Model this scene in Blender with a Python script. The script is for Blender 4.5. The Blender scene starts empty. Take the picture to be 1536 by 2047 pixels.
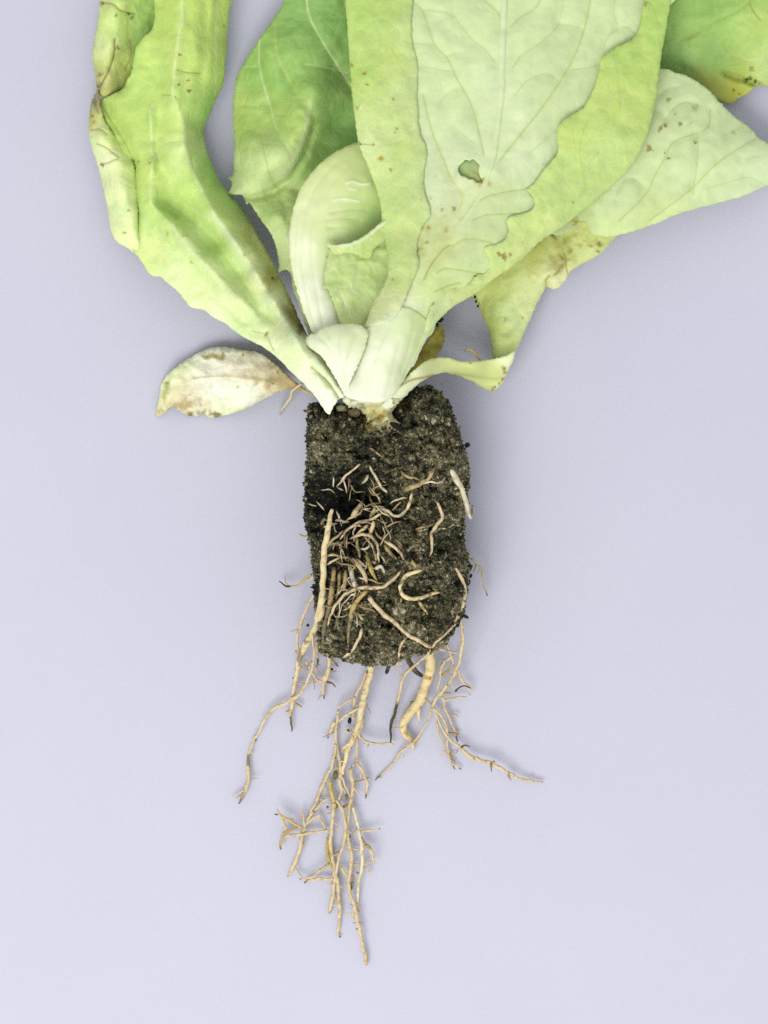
import bpy, math, random
import numpy as np
from mathutils import Vector
from mathutils.geometry import delaunay_2d_cdt

# ------------------------------------------------------------------ camera, light, exposure
S = 1e-4            # one layout unit is a tenth of a millimetre
CAM_H = 6000.0      # camera 0.6 m above the paper, looking straight down
CX, CY = 768.0, 1023.5
random.seed(7)
rng = np.random.default_rng(7)
sc = bpy.context.scene
COL = sc.collection

cam = bpy.data.cameras.new('camera')
cam.sensor_fit = 'VERTICAL'
cam.sensor_height = 24.0
cam.lens = 24.0 * (CAM_H * S) / (2047 * S)
cam.clip_start, cam.clip_end = 0.01, 10.0
cam_o = bpy.data.objects.new('camera', cam)
cam_o.location = (0, 0, CAM_H * S)
COL.objects.link(cam_o)
sc.camera = cam_o

world = bpy.data.worlds.new('World')
sc.world = world
world.use_nodes = True
bg = world.node_tree.nodes['Background']
bg.inputs['Color'].default_value = (0.95, 0.965, 1.0, 1)
bg.inputs['Strength'].default_value = 0.70

def area(name, loc, target, size, power, col):
    l = bpy.data.lights.new(name, 'AREA')
    l.shape = 'RECTANGLE'; l.size, l.size_y = size
    l.energy = power; l.color = col
    o = bpy.data.objects.new(name, l)
    o.location = loc
    o.rotation_euler = (Vector(target) - Vector(loc)).to_track_quat('-Z', 'Y').to_euler()
    COL.objects.link(o)
area('window_light', (-0.26, -0.52, 0.80), (0, 0.0, 0), (0.62, 0.5), 6.6, (1.0, 0.985, 0.96))

sc.view_settings.view_transform = 'Standard'
sc.view_settings.look = 'None'
sc.view_settings.exposure = 0.34
sc.view_settings.gamma = 1.0
sc.view_settings.use_curve_mapping = False
sc.render.engine = 'CYCLES'
sc.cycles.max_bounces = 8
sc.cycles.use_denoising = False

# ------------------------------------------------------------------ helpers
ALB = 0.87
def C(r, g, b):
    v = np.array([r, g, b], float) / 255.0
    lin = np.where(v <= 0.04045, v / 12.92, ((v + 0.055) / 1.055) ** 2.4)
    return lin * ALB

def W(x, y, z):
    x = np.asarray(x, float); y = np.asarray(y, float); z = np.asarray(z, float)
    k = (CAM_H - z) / CAM_H
    return np.stack([(x - CX) * S * k, (CY - y) * S * k, z * S], -1)

LAT = rng.random((256, 256)) * 2 - 1
def noise(x, y, scale, seed=0):
    x = np.asarray(x, float) / scale + seed * 17.3; y = np.asarray(y, float) / scale + seed * 7.7
    xi = np.floor(x).astype(int); yi = np.floor(y).astype(int)
    fx = x - xi; fy = y - yi
    fx = fx * fx * fx * (fx * (fx * 6 - 15) + 10); fy = fy * fy * fy * (fy * (fy * 6 - 15) + 10)
    g = lambda a, b: LAT[(xi + a) & 255, (yi + b) & 255]
    return (g(0, 0) * (1 - fx) + g(1, 0) * fx) * (1 - fy) + (g(0, 1) * (1 - fx) + g(1, 1) * fx) * fy

def smooth_path(pts, closed=False, step=5.0):
    P = np.array(pts, float); n = len(P); out = []
    rngi = range(n) if closed else range(n - 1)
    for i in rngi:
        p1, p2 = P[i], P[(i + 1) % n]
        p0 = P[(i - 1) % n] if (closed or i > 0) else 2 * p1 - p2
        p3 = P[(i + 2) % n] if (closed or i + 2 < n) else 2 * p2 - p1
        L = np.linalg.norm((p2 - p1)[:2]); m = max(1, int(round(L / step)))
        for k in range(m):
            t = k / m
            out.append(0.5 * ((2 * p1) + (-p0 + p2) * t + (2 * p0 - 5 * p1 + 4 * p2 - p3) * t * t + (-p0 + 3 * p1 - 3 * p2 + p3) * t ** 3))
    if not closed: out.append(P[-1])
    return np.array(out)

def dist_poly(x, y, P, closed=False):
    """distance of points to a polyline"""
    A = P; B = np.roll(P, -1, 0)
    if not closed: A = P[:-1]; B = P[1:]
    d2 = np.full(len(x), 1e18)
    for a, b in zip(A, B):
        v = b - a; L = v @ v + 1e-9
        t = np.clip(((x - a[0]) * v[0] + (y - a[1]) * v[1]) / L, 0, 1)
        d2 = np.minimum(d2, (x - a[0] - t * v[0]) ** 2 + (y - a[1] - t * v[1]) ** 2)
    return np.sqrt(d2)

def inside(x, y, P):
    c = np.zeros(len(x), bool); n = len(P); j = n - 1
    for i in range(n):
        xi, yi = P[i]; xj, yj = P[j]
        if yi != yj:
            c ^= ((yi > y) != (yj > y)) & (x < (xj - xi) * (y - yi) / (yj - yi) + xi)
        j = i
    return c

class TPS:
    def __init__(self, pts):
        p = np.array(pts, float); self.c = p[:, :2] / 100.0; n = len(p)
        K = self.k(self.c, self.c) + np.eye(n) * 0.002
        Pm = np.hstack([np.ones((n, 1)), self.c])
        A = np.zeros((n + 3, n + 3)); A[:n, :n] = K; A[:n, n:] = Pm; A[n:, :n] = Pm.T
        self.w = np.linalg.solve(A, np.concatenate([p[:, 2], np.zeros(3)]))
    def k(self, a, b):
        r2 = ((a[:, None] - b[None]) ** 2).sum(-1) + 1e-12
        return 0.5 * r2 * np.log(r2)
    def __call__(self, x, y):
        q = np.stack([np.asarray(x, float), np.asarray(y, float)], -1) / 100.0
        return self.k(q, self.c) @ self.w[:-3] + self.w[-3] + q @ self.w[-2:]

def link(name, verts, faces, mat, parent, col=None, smooth=True):
    me = bpy.data.meshes.new(name)
    me.from_pydata([tuple(v) for v in verts], [], [tuple(f) for f in faces])
    if col is not None:
        a = me.color_attributes.new('col', 'FLOAT_COLOR', 'POINT')
        c = np.ones((len(verts), 4), np.float32); c[:, :3] = np.clip(col, 0.001, 0.95)
        a.data.foreach_set('color', c.ravel())
    if smooth: me.polygons.foreach_set('use_smooth', [True] * len(me.polygons))
    me.materials.append(mat)
    me.update()
    o = bpy.data.objects.new(name, me); COL.objects.link(o)
    if parent is not None:
        o.parent = parent
        o.matrix_parent_inverse = parent.matrix_basis.inverted()
        if parent.parent is not None:
            o.matrix_parent_inverse = (parent.parent.matrix_basis @ parent.matrix_parent_inverse @ parent.matrix_basis).inverted()
    return o

# ------------------------------------------------------------------ materials
def new_mat(name):
    m = bpy.data.materials.new(name); m.use_nodes = True
    nt = m.node_tree; nt.nodes.clear()
    return m, nt, nt.nodes, nt.links

def nz(nt, coord, scale, detail=2.0, rough=0.5):
    n = nt.nodes.new('ShaderNodeTexNoise'); n.inputs['Scale'].default_value = scale
    n.inputs['Detail'].default_value = detail; n.inputs['Roughness'].default_value = rough
    nt.links.new(coord, n.inputs['Vector']); return n

def ramp(nt, src, p0, c0, p1, c1):
    r = nt.nodes.new('ShaderNodeValToRGB')
    r.color_ramp.elements[0].position = p0; r.color_ramp.elements[0].color = (*c0, 1)
    r.color_ramp.elements[1].position = p1; r.color_ramp.elements[1].color = (*c1, 1)
    nt.links.new(src, r.inputs['Fac']); return r

def mul(nt, a, b, fac=1.0):
    m = nt.nodes.new('ShaderNodeMix'); m.data_type = 'RGBA'; m.blend_type = 'MULTIPLY'
    m.inputs[0].default_value = fac
    nt.links.new(a, m.inputs[6]); nt.links.new(b, m.inputs[7]); return m.outputs[2]

def tissue(name, rough, spec, transl, mott, bump, net=0.0, light=False, mscale=3200, bscale=1500):
    m, nt, N, L = new_mat(name)
    tc = N.new('ShaderNodeTexCoord'); at = N.new('ShaderNodeAttribute'); at.attribute_name = 'col'
    n1 = nz(nt, tc.outputs['Object'], mscale, 3, 0.7)
    r1 = ramp(nt, n1.outputs['Fac'], 0.36, (1 - mott * .5, 1 - mott * .14, 1 + mott * .75), 0.64, (1 + mott * .42, 1 + mott * .12, 1 - mott * .85))
    n2 = nz(nt, tc.outputs['Object'], 260, 3, 0.6)
    r2 = ramp(nt, n2.outputs['Fac'], 0.35, (1 - mott * .22, 1 - mott * .1, 1 - mott * .15), 0.65, (1 + mott * .16, 1 + mott * .06, 1 + mott * .2))
    c = mul(nt, mul(nt, at.outputs['Color'], r1.outputs['Color']), r2.outputs['Color'])
    hsrc = None
    if net > 0:   # fine vein network between the big veins
        nd = nz(nt, tc.outputs['Object'], 300, 2)
        va = N.new('ShaderNodeVectorMath'); va.operation = 'MULTIPLY_ADD'
        L.new(nd.outputs['Color'], va.inputs[0]); va.inputs[1].default_value = (0.0022, 0.0022, 0.0022); L.new(tc.outputs['Object'], va.inputs[2])
        vo_ = N.new('ShaderNodeTexVoronoi'); vo_.feature = 'DISTANCE_TO_EDGE'; vo_.inputs['Scale'].default_value = 330
        L.new(va.outputs[0], vo_.inputs['Vector'])
        rv = ramp(nt, vo_.outputs['Distance'], 0.0, (1 + net, 1 + net * .6, 1 + net * 2.2) if light else (1 - net, 1 - net * .75, 1 - net * 1.6), 0.05, (1, 1, 1))
        c = mul(nt, c, rv.outputs['Color'])
        hsrc = ramp(nt, vo_.outputs['Distance'], 0.0, (0, 0, 0), 0.2, (1, 1, 1))
    p = N.new('ShaderNodeBsdfPrincipled'); L.new(c, p.inputs['Base Color'])
    n4 = nz(nt, tc.outputs['Object'], 420, 2)
    rr = N.new('ShaderNodeMapRange'); rr.inputs['To Min'].default_value = rough - 0.1; rr.inputs['To Max'].default_value = rough + 0.15
    L.new(n4.outputs['Fac'], rr.inputs['Value']); L.new(rr.outputs['Result'], p.inputs['Roughness'])
    p.inputs['Specular IOR Level'].default_value = spec
    n3 = nz(nt, tc.outputs['Object'], bscale, 4, 0.6)
    b = N.new('ShaderNodeBump'); b.inputs['Strength'].default_value = bump; b.inputs['Distance'].default_value = 0.0004
    L.new(n3.outputs['Fac'], b.inputs['Height'])
    if hsrc is not None:
        b2 = N.new('ShaderNodeBump'); b2.inputs['Strength'].default_value = 0.5 * net / .07 * .3; b2.inputs['Distance'].default_value = 0.0003
        L.new(hsrc.outputs['Color'], b2.inputs['Height']); L.new(b2.outputs['Normal'], b.inputs['Normal'])
    L.new(b.outputs['Normal'], p.inputs['Normal'])
    out = N.new('ShaderNodeOutputMaterial')
    if transl > 0:
        t = N.new('ShaderNodeBsdfTranslucent'); L.new(c, t.inputs['Color']); L.new(b.outputs['Normal'], t.inputs['Normal'])
        mx = N.new('ShaderNodeMixShader'); mx.inputs[0].default_value = transl
        L.new(p.outputs[0], mx.inputs[1]); L.new(t.outputs[0], mx.inputs[2]); L.new(mx.outputs[0], out.inputs[0])
    else:
        L.new(p.outputs[0], out.inputs[0])
    return m

M_LEAF = tissue('lettuce_leaf', 0.5, 0.25, 0.16, 0.30, 0.22, net=.09, light=True)
M_PALE = tissue('lettuce_leaf_underside', 0.55, 0.2, 0.14, 0.17, 0.18, net=.045)
M_STALK = tissue('lettuce_stalk', 0.42, 0.35, 0.10, 0.08, 0.10, bscale=900)
M_WILT = tissue('wilted_leaf', 0.6, 0.2, 0.12, 0.2, 0.35, net=.10)
M_ROOT = tissue('root_skin', 0.5, 0.3, 0.0, 0.14, 0.5, mscale=2400, bscale=2600)
M_SOIL = tissue('potting_soil', 0.8, 0.3, 0.0, 0.25, 1.0, mscale=2600, bscale=5000)

m, nt, N, L = new_mat('white_paper')
tc = N.new('ShaderNodeTexCoord')
p = N.new('ShaderNodeBsdfPrincipled')
n1 = nz(nt, tc.outputs['Object'], 2600, 3, 0.7)
r1 = ramp(nt, n1.outputs['Fac'], 0.3, (0.452, 0.452, 0.528), 0.7, (0.476, 0.474, 0.552))
n2 = nz(nt, tc.outputs['Object'], 30, 2)
r2 = ramp(nt, n2.outputs['Fac'], 0.3, (0.975, 0.98, 0.985), 0.7, (1, 1, 1))
L.new(mul(nt, r1.outputs['Color'], r2.outputs['Color']), p.inputs['Base Color'])
p.inputs['Roughness'].default_value = 0.75; p.inputs['Specular IOR Level'].default_value = 0.2
n3 = nz(nt, tc.outputs['Object'], 1400, 4, 0.65)
b = N.new('ShaderNodeBump'); b.inputs['Strength'].default_value = 0.12; b.inputs['Distance'].default_value = 0.0002
L.new(n3.outputs['Fac'], b.inputs['Height']); L.new(b.outputs['Normal'], p.inputs['Normal'])
out = N.new('ShaderNodeOutputMaterial'); L.new(p.outputs[0], out.inputs[0])
M_PAPER = m

# ------------------------------------------------------------------ setting: the sheet it lies on
nx, ny = 40, 48
V = []; F = []
for j in range(ny + 1):
    for i in range(nx + 1):
        x = -0.35 + 0.70 * i / nx; y = -0.40 + 0.80 * j / ny
        V.append((x, y, -0.0002 + 0.00015 * float(noise(x * 1e4, y * 1e4, 900, 3))))
for j in range(ny):
    for i in range(nx):
        a = j * (nx + 1) + i
        F.append((a, a + 1, a + nx + 2, a + nx + 1))
paper = link('paper_sheet', V, F, M_PAPER, None)
paper['kind'] = 'structure'; paper['label'] = 'plain pale lavender white paper under the whole plant'

# ------------------------------------------------------------------ the plant
plant = bpy.data.objects.new('lettuce_plant', None)
plant.empty_display_size = 0.02
plant.location = tuple(W(775, 1070, 0)); COL.objects.link(plant)
plant['label'] = 'uprooted young lettuce with pale green leaves, dark soil plug and bare trailing roots'
plant['category'] = 'lettuce plant'
bpy.context.view_layer.update()

BROWN = C(150, 125, 45); DKBROWN = C(95, 75, 35)

def idw(x, y, cols):
    num = np.zeros((len(x), 3)); den = np.zeros(len(x))
    for cx, cy, c in cols:
        w = 1.0 / (((x - cx) ** 2 + (y - cy) ** 2) / 900.0 + 0.6) ** 1.6
        num += w[:, None] * c; den += w
    return num / den[:, None]

class Sheet:
    """a leaf blade: outline, height control points, veins, pigment; real thickness"""
    def __init__(s, name, outline, zc, cols, parent, mat, step=5.0, thick=2.2, wav=(), edge=None, quilt=None,
                 lines=(), specks=(), mott=None, curl=None, zfun=None, jitter=0.6, label=None, creases=(), holes=(), patches=(), ridge=None):
        s.O = smooth_path(outline, True, step)
        s.O += rng.normal(0, jitter, s.O.shape)
        s.tps = zfun if zfun else TPS(zc)
        s.ridge = ridge if ridge is not None else (0.0 if mat is M_STALK else .35 if mat is M_PALE else .6)
        s.wav, s.edge, s.quilt, s.curl, s.creases = wav, edge, quilt, curl, creases
        s.lines = [dict(l, P=smooth_path(l['p'], False, 4.0)) for l in lines]
        s.seed = rng.integers(1, 200)
        x0, y0 = s.O.min(0); x1, y1 = s.O.max(0)
        gx, gy = np.meshgrid(np.arange(x0, x1, step), np.arange(y0, y1, step * 0.866))
        gx = gx + (np.arange(gx.shape[0])[:, None] % 2) * step / 2
        gx = gx.ravel() + rng.normal(0, step * .12, gx.size); gy = gy.ravel() + rng.normal(0, step * .12, gy.size)
        k = inside(gx, gy, s.O); gx, gy = gx[k], gy[k]
        k = dist_poly(gx, gy, s.O, True) > step * 0.6; gx, gy = gx[k], gy[k]
        extra = []
        for l in s.lines:
            P = l['P']; w = l['w']
            T = np.gradient(P, axis=0); T /= np.linalg.norm(T, axis=1)[:, None] + 1e-9
            Nn = np.stack([-T[:, 1], T[:, 0]], 1)
            k = dist_poly(gx, gy, P) > w * 1.35; gx, gy = gx[k], gy[k]
            extra += [P, P + Nn * w, P - Nn * w]
        for sp in specks:
            cx, cy, r = sp[0], sp[1], sp[2] * .8
            k = (gx - cx) ** 2 + (gy - cy) ** 2 > (r * 1.5) ** 2; gx, gy = gx[k], gy[k]
            for rr, m_ in ((0.01, 1), (r * .55, 6), (r, 9), (r * 1.35, 10)):
                a = np.arange(m_) * 2 * np.pi / m_ + rng.random() * 6
                extra.append(np.stack([cx + rr * np.cos(a) * (1 + .25 * rng.normal(size=m_)), cy + rr * np.sin(a) * (1 + .25 * rng.normal(size=m_))], 1))
        pts = np.stack([gx, gy], 1)
        if extra:
            E = np.concatenate(extra); k = inside(E[:, 0], E[:, 1], s.O) & (dist_poly(E[:, 0], E[:, 1], s.O, True) > 1.0)
            pts = np.concatenate([pts, E[k]])
        H = [smooth_path(h, True, 3.0) for h in holes]
        for h in H:
            k = dist_poly(pts[:, 0], pts[:, 1], h, True) > 1.5; pts = pts[k]
        nb = len(s.O); cons = [(i, (i + 1) % nb) for i in range(nb)]; o_ = nb
        for h in H:
            cons += [(o_ + i, o_ + (i + 1) % len(h)) for i in range(len(h))]; o_ += len(h)
        allp = np.concatenate([s.O] + H + [pts])
        vin = [Vector((float(a), -float(b_))) for a, b_ in allp]
        vo, eo, fo, *_ = delaunay_2d_cdt(vin, cons, [], 1, 1e-4)
        P = np.array([(v[0], -v[1]) for v in vo])
        x, y = P[:, 0], P[:, 1]
        z = s.z(x, y)
        c = idw(x, y, cols)
        c = c * (1 + 0.05 * noise(x, y, 45, s.seed + 3) + 0.05 * noise(x, y, 18, s.seed + 4))[:, None]
        if mott is not None:
            mc, msc, mth, mst = mott
            t = np.clip((noise(x, y, msc, s.seed + 5) * .6 + noise(x, y, msc * .4, s.seed + 6) * .4 - mth) * 3, 0, 1) * mst
            c = c * (1 - t[:, None]) + np.array(mc) * t[:, None]
        for l in s.lines:
            d = dist_poly(x, y, l['P']); t = np.clip(1 - d / (l['w'] * 1.25), 0, 1) * l.get('s', 0.8)
            c = c * (1 - t[:, None]) + l['c'] * t[:, None]
        for px, py, prx, pry, pcol, pst in patches:
            d = np.sqrt(((x - px) / prx) ** 2 + ((y - py) / pry) ** 2)
            t = np.clip((1.05 - d + .75 * noise(x, y, 11, s.seed + 7) + .45 * noise(x, y, 4.5, s.seed + 8)) * 1.6, 0, 1) * pst
            c = c * (1 - t[:, None]) + pcol * t[:, None]
        for sp in specks:
            d = np.sqrt((x - sp[0]) ** 2 + (y - sp[1]) ** 2); d = d * (1 + .6 * noise(x, y, 4.0, 31)); t = np.clip(2.2 - d / (sp[2] * .8) * 1.7, 0, 1) * (sp[4] if len(sp) > 4 else .8)
            c = c * (1 - t[:, None]) + sp[3] * t[:, None]
        for h in H:
            fc = np.array([P[list(f)].mean(0) for f in fo]); keep = ~inside(fc[:, 0], fc[:, 1], h)
            fo = [f for f, q in zip(fo, keep) if q]
        # closed body: top, underside and rim
        faces = []
        for f in fo:
            a = [P[i] for i in f]
            ar = sum(a[i][0] * -a[(i + 1) % 3][1] - a[(i + 1) % 3][0] * -a[i][1] for i in range(3))
            faces.append(tuple(f) if ar > 0 else tuple(reversed(f)))
        ed = {}
        for f in faces:
            for i in range(3):
                e = (f[i], f[(i + 1) % 3])
                ed[e] = 1
        rim = [e for e in ed if (e[1], e[0]) not in ed]
        n = len(P)
        top = W(x, y, z)
        # underside is pushed straight along the view-independent vertical
        th = np.full(n, thick)
        bot = top.copy(); bot[:, 2] -= th * S
        fb = [tuple(v + n for v in reversed(f)) for f in faces] + [(b_, a, a + n, b_ + n) for a, b_ in rim]
        s.ob = link(name, np.concatenate([top, bot]), faces + fb, mat, parent, np.concatenate([c, c]))
        if label: s.ob['label'] = label
    def z(s, x, y):
        x = np.atleast_1d(np.asarray(x, float)); y = np.atleast_1d(np.asarray(y, float))
        z = s.tps(x, y)
        for i, (a, sc_) in enumerate(s.wav): z = z + a * noise(x, y, sc_, s.seed + i)
        if s.ridge:
            wx = x + 7 * noise(x, y, 30, s.seed + 40); wy = y + 7 * noise(x, y, 30, s.seed + 41)
            z = z + s.ridge * (2.6 * (1 - np.abs(noise(wx, wy, 30, s.seed + 42)) * 2) + 1.5 * (1 - np.abs(noise(wx, wy, 15, s.seed + 43)) * 2))
        if s.edge or s.curl: d = dist_poly(x, y, s.O, True)
        if s.edge: z = z + s.edge[0] * noise(x, y, s.edge[1], s.seed + 9) * np.exp(-d / s.edge[2])
        if s.curl: z = z - s.curl[0] * np.exp(-d / s.curl[1])
        for l in s.lines:
            d = dist_poly(x, y, l['P'])
            if l.get('relief'): z = z + l['relief'] * np.exp(-(d / (l['w'] * 1.6)) ** 2)
            if s.quilt and l.get('main', True): z = z - s.quilt[0] * np.exp(-(d / s.quilt[1]) ** 2)
        for pts, depth, wd in s.creases:
            z = z - depth * np.exp(-(dist_poly(x, y, np.array(pts, float)) / wd) ** 2)
        return z

def tube(name, pts, radii, parent, mat, colf, sides=9, step=3.0, rough=0.10, zf=None, zlift=0.0, nubs=0.0, flat=1.0):
    """round tapering strand through layout points (x, y, z)"""
    P = np.array(pts, float); R = np.interp(np.linspace(0, 1, len(P)), np.linspace(0, 1, len(radii)), radii)
    Q = smooth_path(np.column_stack([P, R]), False, step)
    xyz, r = Q[:, :3].copy(), np.maximum(Q[:, 3], 0.5)
    n = len(Q)
    if zf is not None: xyz[:, 2] = zf(xyz[:, 0], xyz[:, 1]) + zlift
    s0 = rng.random() * 500
    t = np.arange(n) * step
    wl = 1 + float(r.max()) / 4.0; rk = rough * min(1.0, 5.0 / float(r.max()))
    r = r * (1 + rk * noise(t + s0, t * 0 + s0, 9 * wl, 1) + rk * .6 * noise(t + s0, t * 0, 4 * wl, 2))
    jit = 1.4 if nubs > 0 else 0.8
    xyz[:, 0] += jit * noise(t + s0, t * 0, 13, 5) + .35 * jit * noise(t + s0, t * 0, 5, 8); xyz[:, 1] += jit * noise(t + s0, t * 0 + 40, 13, 6)
    T = np.gradient(xyz, axis=0); T /= np.linalg.norm(T, axis=1)[:, None] + 1e-9
    up = np.array([0.13, 0.07, 1.0]); up /= np.linalg.norm(up)
    A = np.cross(T, up); A /= np.linalg.norm(A, axis=1)[:, None] + 1e-9
    B = np.cross(A, T)
    u = np.linspace(0, 1, n)
    endr = np.minimum(1, np.minimum(t + 1.2, t[::-1] + 1.2) / np.maximum(r, 1))
    r = r * np.sqrt(np.clip(1 - (1 - endr) ** 2, 0.05, 1))
    V = []; c = []
    for i in range(n):
        for k in range(sides):
            a = 2 * math.pi * k / sides
            V.append(xyz[i] + r[i] * (A[i] * math.cos(a) + B[i] * math.sin(a) * flat))
        c += [colf(u[i], t[i] + s0, k * 14.0 / sides) for k in range(sides)]
    V.append(xyz[0]); V.append(xyz[-1]); c += [colf(0, s0, 0), colf(1, s0 + t[-1], 0)]
    F = []
    for i in range(n - 1):
        for k in range(sides):
            a = i * sides + k; b_ = i * sides + (k + 1) % sides
            F.append((a, b_, b_ + sides, a + sides))
    for k in range(sides):
        F.append((n * sides, (k + 1) % sides, k))
        F.append((n * sides + 1, (n - 1) * sides + k, (n - 1) * sides + (k + 1) % sides))
    for _ in range(int(nubs * n * step / 20.0)):
        i = int(rng.integers(1, n - 1)); a = rng.random() * 6.28; ln = rng.uniform(1.5, 5.5) + (rng.random() < .2) * 4; br = rng.uniform(.8, 1.5)
        d = A[i] * math.cos(a) + B[i] * math.sin(a); d = d + T[i] * rng.normal(0, .5); d /= np.linalg.norm(d)
        e1 = np.cross(d, T[i]); e1 /= np.linalg.norm(e1) + 1e-9; e2 = np.cross(d, e1); o0 = len(V); b0 = xyz[i] + d * r[i] * .7
        nc = C(168, 136, 74) if rng.random() < .6 else colf(u[i], t[i] + s0, 3)
        for kk, (hh, rr_) in enumerate(((0, 1.0), (ln * .6, .75))):
            for k in range(5):
                q = 6.2832 * k / 5; V.append(b0 + d * hh + (e1 * math.cos(q) + e2 * math.sin(q)) * br * rr_); c.append(nc)
        V.append(b0 + d * ln); c.append(nc * .6)
        for k in range(5):
            F.append((o0 + k, o0 + (k + 1) % 5, o0 + 5 + (k + 1) % 5, o0 + 5 + k)); F.append((o0 + 5 + k, o0 + 5 + (k + 1) % 5, o0 + 10))
    V = np.array(V)
    V[:, 2] = np.maximum(V[:, 2], 0.3)
    return link(name, W(V[:, 0], V[:, 1], V[:, 2]), F, mat, parent, np.array(c))

def vein(sheet, pts, r0, r1, col, sink=0.45, name='vein', mat=None):
    zf = sheet.z
    cc = np.array(col)
    return tube(name, [(a, b_, 0) for a, b_ in pts], [r0, r1], sheet.ob, mat or M_PALE,
                lambda u, t, a: cc * (1 + 0.10 * float(noise(t, 0, 11, 3))), sides=7, step=4, rough=0.15, zf=zf, zlift=-r0 * sink)

# pigments as seen on the leaves
YG = C(186, 213, 114); YG2 = C(196, 219, 134); PG = C(214, 230, 160); PALE = C(211, 227, 170); PALE2 = C(218, 231, 182)
WH = C(245, 249, 220); WH2 = C(236, 245, 200); GR = C(160, 199, 104); GR2 = C(142, 184, 98); DG = C(126, 170, 92)
OLV = C(176, 178, 84); VN = C(180, 196, 118); VL = C(216, 230, 165)

# ------------------------------------------------------------------ soil plug
PLUG = smooth_path([(622,812),(617,850),(615,900),(612,960),(612,1010),(613,1050),(620,1080),(624,1120),(630,1160),(632,1200),(636,1250),(640,1290),(646,1305),
    (668,1308),(690,1318),(720,1324),(750,1326),(780,1322),(810,1314),(840,1305),(870,1298),(890,1285),(905,1265),(920,1235),(930,1190),(935,1140),(934,1110),
    (927,1070),(929,1020),(937,960),(931,910),(919,870),(905,830),(892,803),(880,787),(860,776),(840,779),(820,790),(800,803),(780,812),(740,816),(700,814),(660,812)], True, 6)
PLUG = PLUG + np.stack([1.5 * noise(PLUG[:, 0], PLUG[:, 1], 13, 2) + 1.5 * noise(PLUG[:, 0], PLUG[:, 1], 40, 4), 2.6 * noise(PLUG[:, 0], PLUG[:, 1], 13, 3)], 1)
ZC = 122.0
def plug_half(x, y):
    x = np.atleast_1d(np.asarray(x, float)); y = np.atleast_1d(np.asarray(y, float))
    d = dist_poly(x, y, PLUG, True); d = np.where(inside(x, y, PLUG), d, 0)
    q = np.clip(d / 135.0, 0, 1)
    return 118.0 * np.sqrt(np.clip(1 - (1 - q) ** 2.4, 0, 1))
def plug_top(x, y):
    x = np.atleast_1d(np.asarray(x, float)); y = np.atleast_1d(np.asarray(y, float))
    h = plug_half(x, y)
    g = lambda cx, cy, sx, sy, dp: dp * np.exp(-((x - cx) / sx) ** 2 - ((y - cy) / sy) ** 2)
    dent = g(708, 990, 76, 42, 92) + g(705, 1065, 58, 50, 88) + g(690, 1150, 34, 55, 44) + g(678, 1240, 26, 40, 26) + g(815, 812, 16, 30, 46) + g(660, 822, 50, 14, 26)
    dent -= g(868, 850, 34, 45, 14) + g(770, 905, 80, 30, 10)
    m = np.clip(h / 60, 0, 1)
    return ZC + h - dent * m + m * (10 * noise(x, y, 46, 1) + 9 * noise(x, y, 21, 2) + 9 * noise(x, y, 11, 3) - 16 * np.clip(noise(x, y, 16, 7) - .28, 0, 1) * 2 - 12 * np.clip(noise(x, y, 9, 8) - .35, 0, 1) * 2)

SOILC = [C(10, 10, 7), C(38, 37, 25), C(70, 68, 47), C(98, 94, 66), C(124, 117, 84), C(152, 141, 102), C(200, 194, 168)]
def soil_col(x, y, n):
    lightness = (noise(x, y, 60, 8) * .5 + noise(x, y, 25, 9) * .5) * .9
    lightness = lightness + 0.55 * np.exp(-((x - 830) / 70) ** 2 - ((y - 900) / 60) ** 2) + 0.4 * np.exp(-((x - 660) / 50) ** 2 - ((y - 890) / 40) ** 2) + 0.35 * np.clip((y - 1120) / 180, 0, 1) - 2.3 * np.exp(-((x - 700) / 96) ** 2 - ((y - 1005) / 70) ** 2) - .6 * np.exp(-((x - 690) / 45) ** 2 - ((y - 1150) / 80) ** 2) - .8 * np.exp(-((x - 850) / 60) ** 2 - ((y - 785) / 16) ** 2)  # negative terms over the hollow paint its shade into the soil colour
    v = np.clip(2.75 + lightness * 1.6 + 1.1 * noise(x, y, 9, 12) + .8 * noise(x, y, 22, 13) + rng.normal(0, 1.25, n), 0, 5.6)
    v = np.where(rng.random(n) < 0.004, 6, v)
    i = np.minimum(np.floor(v).astype(int), 5); f = (v - i)[:, None]
    T = np.array(SOILC)
    f = np.clip(f, 0, 1)
    return T[i] * (1 - f) + T[np.minimum(i + 1, 6)] * f

# body: closed pillow-shaped cylinder lying on the paper
st = 4.0
gx, gy = np.meshgrid(np.arange(600, 950, st), np.arange(765, 1340, st * .866))
gx = (gx + (np.arange(gx.shape[0])[:, None] % 2) * st / 2).ravel(); gy = gy.ravel()
k = inside(gx, gy, PLUG); gx, gy = gx[k], gy[k]
k = dist_poly(gx, gy, PLUG, True) > 3; gx, gy = gx[k], gy[k]
al = np.concatenate([PLUG, np.stack([gx, gy], 1)]); nb = len(PLUG)
vo, eo, fo, *_ = delaunay_2d_cdt([Vector((float(a), -float(b_))) for a, b_ in al], [(i, (i + 1) % nb) for i in range(nb)], [], 1, 1e-4)
P = np.array([(v[0], -v[1]) for v in vo]); x, y = P[:, 0], P[:, 1]
zt = plug_top(x, y); zb = np.maximum(ZC - plug_half(x, y) * 1.03, 0.5)
bnd = plug_half(x, y) < 1e-6
n = len(P); Vt = W(x, y, zt); Vb = W(x, y, zb)
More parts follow.
